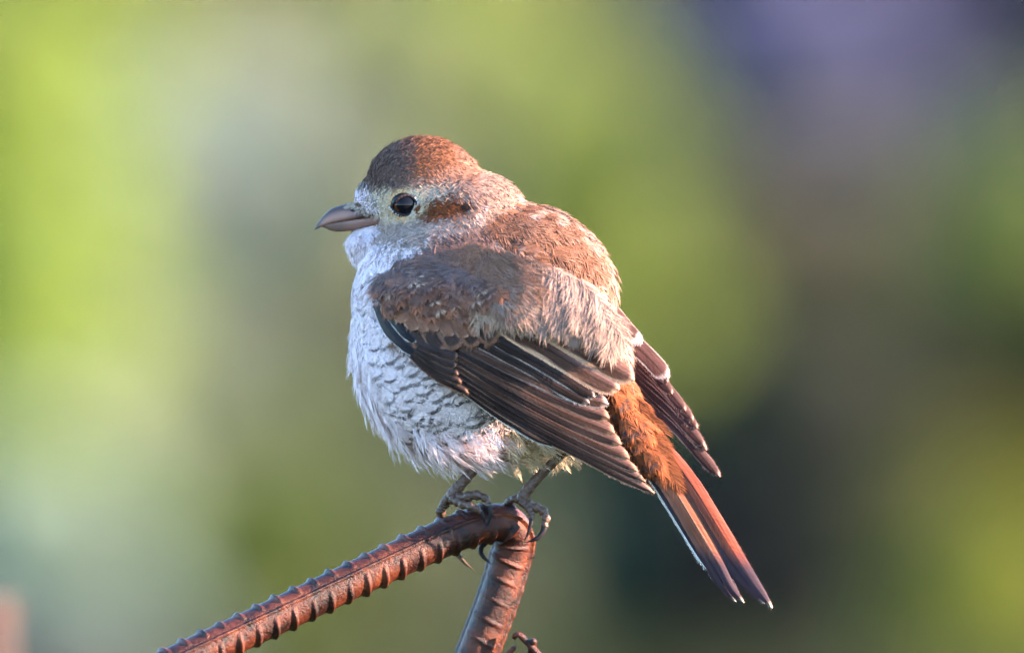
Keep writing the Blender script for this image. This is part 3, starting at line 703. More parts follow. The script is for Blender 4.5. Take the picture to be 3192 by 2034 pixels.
US = np.array([-1, -.93, -.82, -.6, -.3, -.06, 0, .06, .3, .55, .72, .85, .94, 1.0])
def vane(name, path, wu, wl, colour, depth, layer, parent, tip=.80, camber=4., nv=34, fuzz=1.7, base_w=.7, seed=0, droop=0.0, sharp=2.0):
    """one flight feather; u=-1 upper edge, u=+1 lower edge. path in (x, y) working units"""
    rg = np.random.default_rng(seed + 1000); C = smooth_path(path, nv)
    T = np.gradient(C, axis=0); T /= np.linalg.norm(T, axis=1)[:, None]; Pp = np.stack([-T[:, 1], T[:, 0]], -1)
    L = np.linalg.norm(np.diff(C, axis=0), axis=1).sum()
    v = np.linspace(0, 1, nv) ** .85
    C = np.stack([np.interp(v, np.linspace(0, 1, nv), C[:, k]) for k in range(2)], -1)
    prof = (base_w + (1 - base_w) * sstep(0, .35, v)) * np.clip(1 - np.clip((v - tip) / (1 - tip), 0, 1) ** sharp, 0.0, 1) ** .5
    prof = np.maximum(prof, .03)
    w = np.where(US[None] < 0, wu, wl) * prof[:, None]
    edge = (np.abs(US) > .9)[None] * rg.normal(size=(nv, len(US))) * .25
    X = C[:, None] + Pp[:, None] * (US[None] * w + edge)[..., None]
    d = depth(X[..., 0], X[..., 1]) - layer + camber * US[None] ** 2 - 1.5 * np.exp(-(US[None] / .08) ** 2) * (1 - v[:, None]) + droop * v[:, None]
    V = np.stack([X[..., 0], d, X[..., 1]], -1); k = len(US)
    col = colour(np.broadcast_to(US[None], w.shape), np.broadcast_to(v[:, None], w.shape), rg)
    uv = np.stack([US[None] * w, np.broadcast_to(v[:, None] * L, w.shape)], -1)
    V = V.reshape(-1, 3); col = col.reshape(-1, 3); uv = uv.reshape(-1, 2)
    F = [(i * k + j, i * k + j + 1, (i + 1) * k + j + 1, (i + 1) * k + j) for i in range(nv - 1) for j in range(k - 1)]
    if fuzz > 0:                                        # free barb ends along both edges
        ev, ec, eu = [], [], []; off = len(V)
        for e, sg in ((0, -1), (k - 1, 1)):
            for q in range(int(L / 4.5)):
                f = rg.random() * (nv - 1.01); i = int(f); u = f - i
                if v[i] < .25: continue
                P0 = V[i * k + e] * (1 - u) + V[(i + 1) * k + e] * u; t_ = T[i]; p_ = Pp[i] * sg
                ln = fuzz * rg.uniform(.5, 1.6) * (1 + 1.2 * (v[i] > tip)); fwd = rg.uniform(.6, 1.4)
                a2 = P0[[0, 2]] - t_ * 1.3 - p_ * 1.0; b2 = P0[[0, 2]] + t_ * 1.3 - p_ * 1.0; c2 = P0[[0, 2]] + (p_ + t_ * fwd) * ln
                for w2 in (a2, b2, c2): ev.append((w2[0], P0[1] + .3, w2[1])); ec.append(col[i * k + e]); eu.append(uv[i * k + e])
                F.append((off, off + 1, off + 2)); off += 3
        if ev: V = np.vstack([V, ev]); col = np.vstack([col, ec]); uv = np.vstack([uv, eu])
    return mesh_obj(name, Wp(V), F, M_vane, parent, cols=col, uvs=uv, origin=bird_o)

def flight(center, fringe, lo=.72, up=.94, tipf=.9, inner=None, tipc=None, shaft=None):
    center = np.array(center); fringe = np.array(fringe); inner = center if inner is None else np.array(inner); tipc = fringe if tipc is None else np.array(tipc)
    def f(u, v, rg):
        ph = rg.uniform(0, 6, 3); lo_ = np.clip(lo + .05 * np.sin(v * 7 + ph[0]) + .04 * np.sin(v * 19 + ph[1]), .3, .97)
        c = center * (1 + .22 * np.sin(v * 9 + ph[2]))[..., None] * np.ones(u.shape + (3,))
        wi = sstep(.1, -.5, u)[..., None] * sstep(.3, .8, v)[..., None]; c = c * (1 - wi) + inner * wi
        s = np.exp(-(u / .06) ** 2)[..., None] * .5; c = c * (1 - s) + (np.array(shaft) if shaft is not None else center * .5) * s
        w = np.maximum(sstep(lo_, np.minimum(lo_ + .12, .995), u), sstep(up, 1., -u) * .6)[..., None]; c = c * (1 - w) + fringe * w
        w = sstep(tipf, min(tipf + .06, 1.0), v + .03 * np.abs(u))[..., None]; c = c * (1 - w) + tipc * w
        return np.clip(c * (1 + .04 * rg.normal(size=u.shape)[..., None]), 0, 1)
    return f

BRN = (.085, .042, .032); DRK = (.034, .020, .019); BUF = (.44, .23, .15); PAL = (.50, .36, .31); INN = (.19, .092, .075)
LAY = 46; st = 2.9; seed = 0
near = [
 ('tertial_feather', [(1590, 925), (1760, 1010), (1880, 1062), (1940, 1094)], 27, 28, flight((.11, .055, .042), (.78, .64, .56), lo=.50, tipf=.90), .84),
 ('tertial_feather', [(1590, 955), (1760, 1058), (1880, 1130), (1974, 1184)], 36, 36, flight(BRN, (.66, .38, .25), lo=.66, tipf=.955, inner=INN), .78),
 ('tertial_feather', [(1520, 985), (1700, 1082), (1830, 1160), (1928, 1214)], 38, 40, flight(BRN, (.66, .38, .25), lo=.70, tipf=.955, inner=(.24, .13, .12)), .82),
 ('secondary_feather', [(1490, 1030), (1640, 1108), (1760, 1178), (1852, 1236)], 24, 24, flight(DRK, PAL, lo=.80, tipf=.985), .85),
 ('secondary_feather', [(1460, 1050), (1620, 1130), (1740, 1203), (1836, 1254)], 22, 22, flight(DRK, PAL, lo=.78, tipf=.97), .85),
 ('secondary_feather', [(1440, 1075), (1600, 1150), (1760, 1222), (1894, 1258)], 30, 24, flight(BRN, PAL, lo=.74, tipf=.965, inner=INN), .86),
 ('secondary_feather', [(1432, 1092), (1600, 1176), (1760, 1252), (1898, 1302)], 30, 24, flight(DRK, BUF, lo=.73, tipf=.965, inner=INN), .86),
 ('secondary_feather', [(1428, 1108), (1600, 1200), (1760, 1282), (1914, 1348)], 32, 23, flight(BRN, BUF, lo=.73, tipf=.965, inner=INN), .86),
 ('secondary_feather', [(1428, 1124), (1600, 1224), (1780, 1318), (1934, 1382)], 32, 22, flight(DRK, BUF, lo=.73, tipf=.965, inner=INN), .86),
 ('primary_feather', [(1426, 1140), (1600, 1246), (1790, 1346), (1960, 1426)], 30, 20, flight(BRN, BUF, lo=.73, tipf=.965, inner=INN), .84),
 ('primary_feather', [(1424, 1155), (1600, 1266), (1800, 1372), (1986, 1466)], 26, 19, flight(DRK, BUF, lo=.73, tipf=.97, inner=INN), .80),
 ('primary_feather', [(1422, 1170), (1600, 1284), (1800, 1392), (2010, 1498)], 24, 18, flight(DRK, BUF, lo=.75, tipf=.975, inner=(.18, .10, .085)), .78),
 ('primary_feather', [(1420, 1184), (1600, 1299), (1800, 1408), (2038, 1534)], 20, 18, flight(DRK, BUF, lo=.77, tipf=.985, inner=(.18, .10, .085)), .74),
 ('primary_feather', [(1418, 1196), (1560, 1297), (1670, 1363), (1752, 1392)], 14, 12, flight(DRK, (.6, .56, .52), lo=.72, tipf=.99), .70),
]
for i, (nm, p, wu, wl, cf, tp) in enumerate(near):
    vane(nm, p, wu, wl, cf, wingd, LAY - i * st, wing, tip=tp, seed=seed); seed += 1

cov = [([(1310, 1075), (1370, 1096), (1428, 1112)], 18), ([(1300, 1085), (1370, 1118), (1424, 1140)], 18), ([(1292, 1092), (1370, 1140), (1430, 1166)], 17),
       ([(1284, 1098), (1368, 1158), (1440, 1192)], 16), ([(1276, 1100), (1368, 1174), (1462, 1224)], 14)]
for i, (p, w) in enumerate(cov):
    vane('primary_covert', p, w, w, flight((.036, .021, .019), (.22, .115, .078), lo=.72, tipf=.93), wingd, 40 - i * 2.6, wing, tip=.75, seed=seed); seed += 1
gc = [([(1480, 960), (1510, 1030), (1548, 1066)], 30, .80), ([(1425, 960), (1455, 1030), (1492, 1076)], 30, .8), ([(1370, 970), (1400, 1040), (1430, 1086)], 34, .80), ([(1320, 960), (1345, 1040), (1385, 1096)], 34, .78), ([(1270, 950), (1295, 1035), (1345, 1098)], 32, .76), ([(1230, 950), (1262, 1030), (1322, 1092)], 28, .74)]
for i, (p, w, tp) in enumerate(gc):
    vane('greater_covert', p, w, w, flight((.045, .023, .018), (.18, .082, .05), lo=.55, up=.45, tipf=.86), wingd, 45 - i * 2.2, wing, tip=tp, seed=seed, fuzz=4); seed += 1
for p, wu, wl, ly in (([(1172, 950), (1212, 1025), (1268, 1080), (1318, 1106)], 19, 17, 34), ([(1190, 930), (1226, 990), (1270, 1042), (1300, 1066)], 18, 16, 37)):
    vane('alula_feather', p, wu, wl, flight((.012, .010, .014), (.62, .58, .56), lo=.86, up=.985, tipf=.975), wingd, ly, wing, tip=.76, seed=seed); seed += 1

# two rows of median coverts with pale fringes
rg = np.random.default_rng(77)
for row, (za, zb, xa, xb, cnt, ly) in enumerate(((994, 1054, 1232, 1522, 9, 52), (936, 992, 1240, 1492, 8, 58))):
    for i in range(cnt):
        f = i / (cnt - 1); tx = xa + (xb - xa) * f + rg.normal() * 5; tz = za + (zb - za) * min(1, f * 1.5) + rg.normal() * 6; ln = rg.uniform(84, 104) * (.72 + .28 * min(1, f * 3))
        dx, dz_ = .50 - .12 * f, .86; k_ = rg.uniform(.8, 1.2)
        vane('median_covert', [(tx - dx * ln, tz - dz_ * ln), (tx - dx * ln * .5 - 3, tz - dz_ * ln * .5), (tx, tz)], 25, 25,
             flight(np.array((.235, .098, .057)) * k_, np.array((.34, .185, .125)) * rg.uniform(.7, 1.15), lo=.74, up=.72, tipf=.90, shaft=(.05, .028, .024)), wingd, ly - i * .8, wing, tip=.60, seed=seed, fuzz=3.2, camber=7, base_w=.5); seed += 1

# lesser coverts: soft feathers over the shoulder
def roots_on(poly, n, depth, off, rg):
    poly = np.asarray(poly, float); out = []
    lo, hi = poly.min(0), poly.max(0)
    P = rg.uniform(lo, hi, (n * 6, 2)); P = P[in_poly(P[:, 0], P[:, 1], poly)][:n]
    x, z = P[:, 0], P[:, 1]; d = depth(x, z); e = 6.
    gx_ = (depth(x + e, z) - depth(x - e, z)) / (2 * e); gz_ = (depth(x, z + e) - depth(x, z - e)) / (2 * e)
    N = np.stack([gx_, -np.ones(len(x)), gz_], -1); N /= np.linalg.norm(N, axis=1)[:, None]
    return np.stack([x, d - off, z], -1), N
rg = np.random.default_rng(21)
Pn, Nn = roots_on([(1170, 850), (1300, 800), (1430, 830), (1560, 900), (1560, 960), (1440, 950), (1330, 930), (1250, 920), (1180, 920)], 640, lambda x, z: wingd(x, z) - 50 * sstep(800, 915, z), 9, rg)
kc = spaced(Pn, 16.); Pn, Nn = Pn[kc], Nn[kc]
cen = np.where((rg.random(len(Pn)) < .45)[:, None], C_(.29, .115, .066), C_(.21, .105, .076)); up_ = sstep(900, 830, Pn[:, 2])[:, None]
cen = cen * (1 - up_) + SIDE * up_; cen = cen * (1 + .15 * rg.normal(size=(len(Pn), 1)))
lt = (rg.random(len(Pn)) < .10)[:, None]; tpc = np.where(lt, C_(.60, .40, .28), cen * 1.3)
dkc = (rg.random(len(Pn)) < .3)
def col_cov(af, bf):
    w = sstep(.80, .97, af)[..., None]; c = cen[:, None, None] * (1 - w) + tpc[:, None, None] * w
    return c
gd = np.stack([.42 + .0006 * (Pn[:, 0] - 1300), np.zeros(len(Pn)), np.full(len(Pn), .9)], -1)
pv = barbs(Pn, Nn, gd + rg.normal(size=gd.shape) * .14, rg.uniform(56, 82, len(Pn)), 56., 46, 2.8, rg.uniform(.10, .17, len(Pn)), 340., col_cov, rg, fwd=.42, tipj=.22, hj=1.5, roll=.3, band=lambda af, bf: ((af - .70) / .10, .75 * dkc[:, None, None] * np.ones(af.shape)))
plume('lesser_covert_plumage', [pv], 'rufous brown small feathers over the shoulder of the wing', wing)

# pale edge of breast feathers overlapping the bend of the wing
Pn, Nn = roots_on([(1150, 860), (1185, 850), (1180, 960), (1230, 1020), (1215, 1030), (1160, 980)], 70, lambda x, z: front(x, z), 20, rg)
ed = rg.random(len(Pn))
pe = barbs(Pn, Nn, np.stack([np.full(len(Pn), .35), np.zeros(len(Pn)), np.ones(len(Pn))], -1) + rg.normal(size=Pn.shape) * .2, rg.uniform(40, 60, len(Pn)), 44., 26, 3.0, .35, 300.,
           lambda af, bf: np.where((af < .5)[..., None], C_(.30, .26, .26), WHITE), rg, fwd=.4)
plume('breast_side_plumage', [pe])

# scapulars: long loose barbs hanging over the wing
parts = []
sc_poly = [(1500, 760), (1640, 790), (1800, 860), (1900, 960), (1905, 1000), (1800, 965), (1680, 930), (1540, 905), (1480, 850)]
dep = lambda x, z: np.minimum(front(x, z) - 6, wingd(x, z)) - 46 * sstep(770, 960, z)
Pn, Nn = roots_on(sc_poly, 380, dep, 12, rg)
Nn = Nn + np.array([.42, 0, -.25]) * sstep(1520, 1780, Pn[:, 0])[:, None]; Nn /= np.linalg.norm(Nn, axis=1)[:, None]
pk = sstep(1510, 1740, Pn[:, 0] + .25 * (Pn[:, 2] - 850))[:, None]; ruf = C_(.23, .12, .082); pnk = C_(.34, .235, .20)
cs = (ruf * (1 - pk) + pnk * pk) * (1 + .12 * rg.normal(size=(len(Pn), 1)))
def col_sc(af, bf):
    g = sstep(.4, .1, af)[..., None] * .35; c = cs[:, None, None] * (1 - g) + C_(.17, .105, .085) * g
    w = sstep(.8, 1.1, af)[..., None]; return c * (1 - w) + C_(.42, .30, .245) * w
gd = np.stack([.55 - .0007 * (Pn[:, 0] - 1600), np.zeros(len(Pn)), np.full(len(Pn), .86)], -1)
parts.append(barbs(Pn, Nn, gd + rg.normal(size=gd.shape) * .12, rg.uniform(90, 135, len(Pn)), 80., 60, 2.1, .03, 520., col_sc, rg, fwd=.55, hj=3.0, split=.2))
# front scapulars, rufous, drooping to the left
Pn2, Nn2 = roots_on([(1230, 800), (1330, 765), (1450, 745), (1560, 775), (1600, 840), (1500, 880), (1380, 860), (1270, 850)], 280, dep, 6, rg)
q = sstep(1300, 1480, Pn2[:, 0])[:, None]; cs2 = (C_(.185, .108, .092) * (1 - q) + C_(.25, .12, .078) * q) * (1 + .15 * rg.normal(size=(len(Pn2), 1)))
def col_s2(af, bf):
    w = sstep(.75, 1.05, af)[..., None] * .7; return cs2[:, None, None] * (1 - w) + C_(.33, .16, .095) * w
gd2 = np.stack([.45 + .0012 * (Pn2[:, 0] - 1350), np.zeros(len(Pn2)), np.full(len(Pn2), .85)], -1)
parts.append(barbs(Pn2, Nn2, gd2 + rg.normal(size=gd2.shape) * .12, rg.uniform(70, 165, len(Pn2)), 84., 46, 2.4, rg.uniform(.02, .10, len(Pn2)), 420., col_s2, rg, fwd=.5, hj=2.5, split=.1))
# single long barb ends falling over the flight feathers
Pn3, Nn3 = roots_on([(1480, 930), (1560, 925), (1700, 955), (1850, 1010), (1850, 1030), (1700, 990), (1560, 970), (1490, 965)], 120, dep, 20, rg)
gd3 = np.stack([-.15 + .0016 * (Pn3[:, 0] - 1500), np.zeros(len(Pn3)), np.full(len(Pn3), 1.)], -1)
parts.append(barbs(Pn3, Nn3, gd3 + rg.normal(size=gd3.shape) * .16, rg.uniform(55, 85, len(Pn3)), 34., 9, 2.3, .0, 600., lambda af, bf: C_(.50, .34, .25) * np.ones(af.shape + (3,)), rg, fwd=.65, hj=3, split=.3))
plume('scapular_plumage', parts, 'long loose pinkish brown feathers hanging over the folded wing')

# ------------------------------------------------------------------ far wing and tail
fdep = lambda x, z: 40 + .10 * (x - 1990) + .04 * (z - 1200)
fw = wing_shell('wing', [(1300, 850), (1500, 800), (1700, 850), (1840, 940), (1960, 1040)], [(1300, 1000), (1450, 1100), (1620, 1180), (1800, 1220), (1960, 1250)],
                lambda x, z: np.where(x < 1850, -2 * 5 + 20 - front(x, z) * sstep(1960, 1780, x) + 30, fdep(x, z) + 60), bird)
far = [('tertial_feather', [(1830, 900), (1905, 965), (1960, 1030), (2000, 1072)], 22, 24, flight((.09, .04, .036), (.80, .68, .62), lo=.70, tipf=.86), .82),
       ('tertial_feather', [(1850, 950), (1930, 1025), (2015, 1105), (2083, 1178)], 27, 30, flight((.10, .045, .04), (.74, .58, .54), lo=.86, up=.9, tipf=.93), .84)]
tips = [(2082, 1192), (2096, 1228), (2138, 1280), (2162, 1310), (2176, 1336), (2198, 1392), (2204, 1404), (2246, 1486)]
for i, tp in enumerate(tips):
    b = np.array([1925 + 8 * i, 1030 + 26 * i]); e = np.array(tp, float); m_ = (b + e) / 2 + [10, -3]
    far.append(('secondary_feather' if i < 4 else 'primary_feather', [tuple(b), tuple(m_), tp], 17, 20, flight((.05, .022, .022), (.40, .22, .18), lo=.86, up=.97, tipf=.965, inner=(.07, .032, .03)), .78))
for i, (nm, p, wu, wl, cf, tp) in enumerate(far):
    vane(nm, p, wu, wl, cf, fdep, 40 - i * 5.0, fw, tip=tp, seed=seed); seed += 1

tdep = lambda x, z: -150 - .20 * (z - 1350) + .02 * (x - 2050)
Z = lambda *q: [(1950 + x / 3.068, 1400 + y / 3.068) for x, y in q]
tail = None
def tailcol(main, edge=None, dark=.80, tipf=.975, lo=.86, shaft=None, tip=(.85, .72, .50)):
    main = np.array(main); dk_ = C_(.04, .022, .03); edge = main * 1.1 if edge is None else np.array(edge)
    def f(u, v, rg):
        c = main * np.ones(u.shape + (3,))
        w = sstep(lo, 1, np.abs(u))[..., None] * .7; c = c * (1 - w) + edge * w
        s = np.exp(-(u / .07) ** 2)[..., None] * .55; c = c * (1 - s) + (np.array(shaft) if shaft is not None else main * .55) * s
        w = sstep(dark - .10, dark + .06, v + .03 * u)[..., None]; c = c * (1 - w) + dk_ * w
        w = sstep(tipf, tipf + .02, v)[..., None]; c = c * (1 - w) + np.array(tip) * w
        return np.clip(c * (1 + .05 * rg.normal(size=u.shape)[..., None]), 0, 1)
    return f
TR = (.20, .046, .024)
tf = [
 ([(2010, 1340)] + Z((430, 60), (650, 360), (860, 700), (1060, 1030), (1220, 1270), (1385, 1497)), 26, 24, tailcol(TR, edge=(.19, .07, .06), dark=.74), .62, 'rufous middle tail feather with dark tip'),
 ([(1985, 1335)] + Z((230, 60), (460, 380), (670, 720), (870, 1060), (990, 1290), (1118, 1445)), 21, 21, tailcol((.21, .066, .034), dark=.74, shaft=(.34, .18, .12)), .62, None),
 ([(2000, 1340)] + Z((360, 80), (600, 400), (800, 740), (1010, 1070), (1170, 1300), (1312, 1457)), 24, 22, tailcol((.10, .034, .022), dark=.66), .62, None),
 ([(1995, 1340)] + Z((300, 80), (560, 440), (760, 780), (960, 1090), (1100, 1260), (1243, 1375)), 22, 20, tailcol((.04, .016, .014), dark=.6), .6, None),
 ([(1980, 1335)] + Z((190, 80), (420, 400), (620, 740), (810, 1060), (920, 1280), (1045, 1440)), 20, 20, tailcol((.22, .085, .055), dark=.72), .62, None),
 ([(2025, 1345)] + Z((470, 80), (700, 400), (905, 740), (1100, 1060), (1240, 1290), (1372, 1470)), 17, 15, tailcol((.12, .034, .022), dark=.7), .6, None),
 ([(1990, 1340)] + Z((265, 80), (505, 420), (710, 750), (900, 1070), (1010, 1260), (1085, 1400)), 14, 14, tailcol((.075, .024, .018), dark=.6), .6, None),
 ([(1965, 1345)] + Z((110, 60), (350, 400), (570, 760), (750, 1050), (870, 1240), (990, 1380)), 18, 16, tailcol((.022, .014, .02), edge=(.04, .025, .03), tip=(.55, .5, .5)), .62, None),
 ([(1945, 1360)] + Z((50, 20), (300, 405), (510, 745), (670, 1005), (810, 1185), (965, 1365)), 5, 5, tailcol((.78, .74, .70), edge=(.80, .72, .62), dark=1.2, shaft=(.80, .66, .48), tip=(.8, .76, .72)), .70, 'white edged outer tail feather seen edge on'),
]
tail = empty('tail', (0, 0, 0)); tail.parent = bird
for i, (p, wu, wl, cf, tp, lb) in enumerate(tf):
    o = vane('tail_feather', p, wu, wl, cf, tdep, 30 - i * 4.5, tail, tip=tp, seed=seed, sharp=1.5, nv=46, fuzz=2.0, camber=7); seed += 1
    if lb: o['label'] = lb
# orange upper tail coverts over the tail base
Pn, Nn = roots_on([(1880, 1200), (1950, 1180), (2010, 1270), (2040, 1340), (2075, 1440), (2030, 1430), (1970, 1390), (1920, 1300)], 150, lambda x, z: np.minimum(tdep(x, z), front(x, z)), 36, rg)
bk = (rg.random(len(Pn)) < .8) * sstep(1985, 1925, Pn[:, 0] - .42 * (Pn[:, 2] - 1290))
oc = C_(.25, .078, .032) * (1 + .15 * rg.normal(size=(len(Pn), 1)))
def col_o(af, bf):
    return oc[:, None, None] * np.ones(af.shape + (3,))
parts = [barbs(Pn, Nn, np.stack([np.full(len(Pn), .52), np.zeros(len(Pn)), np.full(len(Pn), .86)], -1) + rg.normal(size=Pn.shape) * .1, rg.uniform(80, 120, len(Pn)), 44., 44, 2.6, .03, 700., col_o, rg, fwd=.42, tipj=.15, hj=1.0, roll=.2, band=lambda af, bf: ((af - .74) / .09, bk[:, None, None] * np.ones(af.shape)))]
plume('tail_covert_plumage', parts, 'orange upper tail coverts barred with black')

# ------------------------------------------------------------------ bill, eyes, legs
def mandible(name, rows, colour, parent=bird, yc=50):
    """rows: x, top, bottom, half width"""
    rows = np.array(rows, float); n = 40; R = smooth_path(rows, n); th = np.linspace(0, 2 * np.pi, 28, endpoint=False); V = []; Cc = []
    for x, a, b, w in R:
        m_ = (a + b) / 2; h = (b - a) / 2
        cx = np.sign(np.cos(th)) * np.abs(np.cos(th)) ** .68; sx = np.sign(np.sin(th)) * np.abs(np.sin(th)) ** .68
        for c, s in zip(cx, sx):
            V.append((x, yc + w * s * (1 - .22 * (c if name == 'upper_mandible' else -c)), m_ - h * c)); Cc.append(colour(x, c))
    V = np.array(V); F = [(i * 28 + j, i * 28 + (j + 1) % 28, (i + 1) * 28 + (j + 1) % 28, (i + 1) * 28 + j) for i in range(n - 1) for j in range(28)]
    F += [tuple(range(28))[::-1], tuple((n - 1) * 28 + j for j in range(28))]
    return mesh_obj(name, Wp(V), F, M_horn, parent, cols=np.array(Cc), origin=bird_o)
def cu(x, c):
    k = sstep(-.2, .7, c) ; t = sstep(1010, 985, x); m_ = C_(.30, .165, .13) * (1 - k) + C_(.075, .05, .048) * k
    b = sstep(1070, 1130, x) * .7; m_ = m_ * (1 - b) + C_(.07, .055, .066) * b
    return m_ * (1 - t) + C_(.05, .035, .035) * t
def cl_(x, c):
    b = sstep(1050, 1110, x); m_ = C_(.16, .095, .078) * (1 - b) + C_(.27, .15, .12) * b; return m_
beak = empty('beak', (0, 0, 0)); beak.parent = bird
um = mandible('upper_mandible', [(1215, 652, 670, 70), (1165, 650, 675, 60), (1120, 638, 682, 56), (1100, 634, 686, 50), (1060, 640, 692, 37), (1030, 651, 698, 29), (1010, 669, 703, 21), (996, 687, 709, 14), (986, 702, 714, 7.5), (980, 713, 717, 1.5)], cu, beak)
mandible('lower_mandible', [(1215, 664, 702, 78), (1160, 673, 708, 58), (1105, 682, 717, 50), (1060, 688, 722, 33), (1030, 694, 718, 24), (1012, 699, 710, 13), (1001, 702, 706, 4)], cl_, beak)
for sgn in (-1, 1):
    C = smooth_path([(1112, 50 + sgn * 52, 656), (1102, 50 + sgn * 50, 655), (1093, 50 + sgn * 47, 656)], 10)
    v, f = tube(C, np.sin(np.linspace(.2, 2.9, 10)) * 4.5, 8); mesh_obj('nostril', Wp(v), f, M_horn, beak, cols=np.repeat(C_(.012, .01, .012)[None], len(v), 0), origin=bird_o)
# bristles and feathering over the bill base
rg = np.random.default_rng(31)
n_ = 150; ang = rg.uniform(0, 1, n_); sg = np.where(rg.random(n_) < .65, -1., 1.)
bx = 1096 + rg.normal(size=n_) * 5 + 90 * ang; bz = 634 + 36 * ang + rg.normal(size=n_) * 4; by = 50 + sg * (46 + 26 * ang)
Pn = np.stack([bx, by, bz], -1); Nn = np.stack([np.full(n_, -.1), sg, np.full(n_, -.2)], -1); Nn /= np.linalg.norm(Nn, axis=1)[:, None]
bc = np.where((rg.random(n_) < .5)[:, None], C_(.16, .09, .055), C_(.46, .38, .32))
plume('bill_base_plumage', [barbs(Pn, Nn, np.stack([np.full(n_, -.95), np.zeros(n_), np.full(n_, .25)], -1) + rg.normal(size=Pn.shape) * .2, rg.uniform(12, 26, n_), 9., 7, 2.6, .08, 120., lambda af, bf: bc[:, None, None] * np.ones(af.shape + (3,)), rg, fwd=.5)])

fy = float(front(EYE[0], EYE[1]))
for near_eye in (True, False):
    yc = fy + 13 if near_eye else 110 - (fy + 13); sgn = -1 if near_eye else 1
    bm = bmesh.new(); bmesh.ops.create_uvsphere(bm, u_segments=48, v_segments=32, radius=1)
    D_ = np.array([v.co[:] for v in bm.verts]); Fe = [tuple(v.index for v in f.verts) for f in bm.faces]; bm.free()
    ax = np.array([.30, sgn * .95, .04]); ax /= np.linalg.norm(ax); ct = D_ @ ax
    Ce = np.where((ct > math.cos(math.radians(50)))[:, None], C_(.004, .004, .006), np.where((ct > math.cos(math.radians(64)))[:, None], C_(.075, .022, .009), C_(.006, .004, .004)))
    P = np.array([EYE[0], yc, EYE[1]]) + D_ * np.array([43, 41, 40])
    eye = mesh_obj('eye', Wp(P), Fe, M_eye, bird, cols=Ce, origin=bird_o)
    lid = np.array([(1216, 648), (1228, 631), (1246, 615), (1266, 608), (1286, 613), (1302, 631), (1299, 648), (1286, 665), (1264, 673), (1240, 668), (1226, 658)], float); lid = (lid - EYE) * [.93, .95] + EYE
    Lc = smooth_path(np.vstack([lid, lid[:1]]), 60)
    rr = np.hypot((Lc[:, 0] - EYE[0]) / 43, (Lc[:, 1] - EYE[1]) / 40); dd = np.sqrt(np.clip(1 - rr ** 2, .0, 1)) * 44
    Cc = np.stack([Lc[:, 0], yc + sgn * np.maximum(dd, 25) + sgn * 1.0, Lc[:, 1]], -1)
    v, f = tube(Cc, 4.6 + .9 * np.sin(np.arange(60) * 2.1), 10); mesh_obj('eyelid', Wp(v), f, M_horn, eye, cols=np.repeat(C_(.02, .015, .017)[None], len(v), 0), origin=bird_o)
    for k_ in range(26):                                # beads of pale skin round the lid
        a = Lc[(k_ * 60 // 26 + 25) % 60]; 
        if k_ > 15: continue
        dcen = (a - np.array(EYE)) * 1.10
        v, f = tube(smooth_path([(EYE[0] + dcen[0], Cc[0, 1] * 0 + yc + sgn * 26, EYE[1] + dcen[1] - 1.5), (EYE[0] + dcen[0], yc + sgn * 29, EYE[1] + dcen[1]), (EYE[0] + dcen[0], yc + sgn * 31, EYE[1] + dcen[1] + 1)], 6), [1.5, 3, 3.2, 3.0, 2.4, .8], 6)
        mesh_obj('lid_bead', Wp(v), f, M_horn, eye, cols=np.repeat(C_(.55, .50, .48)[None], len(v), 0), origin=bird_o)

LEGC = C_(.072, .037, .024); CLAW = C_(.014, .011, .013)
def limb(name, P, R, parent, col, n=36, knob=0.0, freq=1.0, mat=None, seg=14):
    C = smooth_path(P, n); r = np.interp(np.linspace(0, 1, n), np.linspace(0, 1, len(R)), R)
    r = r * (1 + knob * np.sin(np.arange(n) * freq)) * (.86 if mat is None else 1)
    v, f = tube(C, r, seg); rg_ = np.random.default_rng(len(P)); cc = col * (1 + .15 * rg_.normal(size=(len(v), 1)))
    return mesh_obj(name, Wp(v), f, mat or M_leg, parent, cols=cc, origin=bird_o)
legs = []
lg = limb('leg', [(1560, -60, 1370), (1512, -62, 1424), (1460, -58, 1482), (1420, -50, 1528), (1408, -42, 1552)], [30, 21, 18, 20, 26], bird, LEGC, knob=.05, freq=1.4)
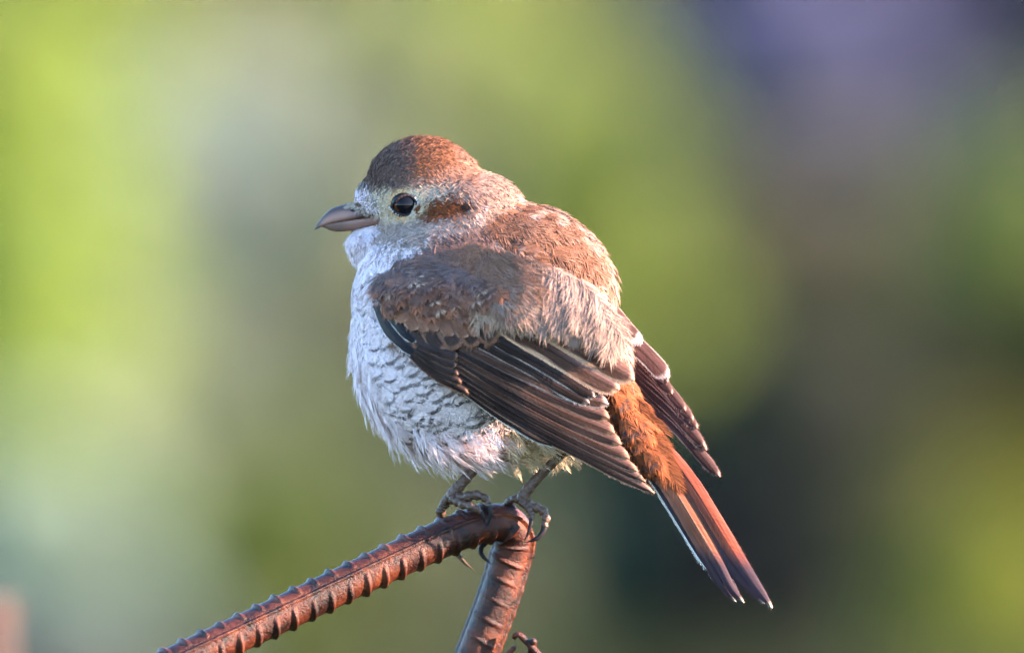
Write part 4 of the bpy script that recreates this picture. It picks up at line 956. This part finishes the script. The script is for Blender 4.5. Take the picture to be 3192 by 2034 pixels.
# toes: x, depth, y
limb('toe', [(1412, -48, 1546), (1445, -80, 1548), (1484, -92, 1541), (1514, -100, 1552), (1524, -104, 1576)], [20, 17, 18, 15, 11], lg, LEGC * .9, knob=.16, freq=.95)
limb('claw', [(1522, -103, 1566), (1529, -106, 1592), (1526, -104, 1616), (1513, -98, 1642)], [10, 8, 5, .8], lg, CLAW, mat=M_horn)
limb('toe', [(1410, -60, 1552), (1440, -92, 1568), (1475, -104, 1578), (1500, -102, 1594)], [18, 16, 16, 10], lg, LEGC, knob=.16, freq=.9)
limb('claw', [(1498, -102, 1590), (1508, -102, 1610), (1512, -98, 1636)], [7, 5.5, .8], lg, CLAW, mat=M_horn)
limb('toe', [(1404, -30, 1550), (1385, 20, 1574), (1372, 48, 1612), (1380, 52, 1668), (1412, 36, 1716)], [18, 16, 15, 13, 9], lg, LEGC, knob=.14)
limb('claw', [(1410, 38, 1708), (1432, 20, 1734), (1450, 2, 1754), (1476, -8, 1774)], [9, 7.5, 5.5, .8], lg, C_(.10, .06, .04), mat=M_horn)  # paler than the other claws: sunlit tone put into its colour
limb('toe', [(1404, -44, 1548), (1390, -20, 1560), (1378, -10, 1580), (1366, -18, 1598)], [19, 17, 15, 12], lg, LEGC, knob=.1)
lg = limb('leg', [(1790, -40, 1370), (1740, -44, 1424), (1684, -42, 1480), (1640, -34, 1532), (1628, -26, 1562)], [27, 19, 17, 20, 25], bird, LEGC * 1.1, knob=.06, freq=1.4)
limb('toe', [(1630, -30, 1558), (1655, -52, 1576), (1686, -58, 1586), (1701, -62, 1608), (1697, -68, 1640)], [20, 17, 17, 16, 12], lg, LEGC * 1.2, knob=.18, freq=.95)
limb('claw', [(1698, -66, 1632), (1694, -70, 1652), (1676, -76, 1674), (1640, -78, 1688)], [11, 9, 6.5, .8], lg, CLAW, mat=M_horn)
limb('toe', [(1630, -34, 1562), (1646, -58, 1580), (1656, -72, 1600), (1656, -76, 1618)], [18, 15, 13, 9], lg, LEGC, knob=.15)
limb('claw', [(1656, -76, 1610), (1654, -80, 1632), (1647, -80, 1656), (1636, -76, 1682)], [7.5, 6.5, 4.5, .8], lg, CLAW, mat=M_horn)
limb('toe', [(1624, -24, 1556), (1602, -10, 1554), (1584, 10, 1566), (1560, 50, 1600), (1540, 66, 1660), (1512, 56, 1694)], [17, 14, 13, 12, 11, 9], lg, LEGC, knob=.12)
limb('claw', [(1514, 56, 1690), (1499, 44, 1708), (1504, 30, 1732), (1532, 14, 1758)], [9, 8, 6, .8], lg, CLAW * 1.5, mat=M_horn)
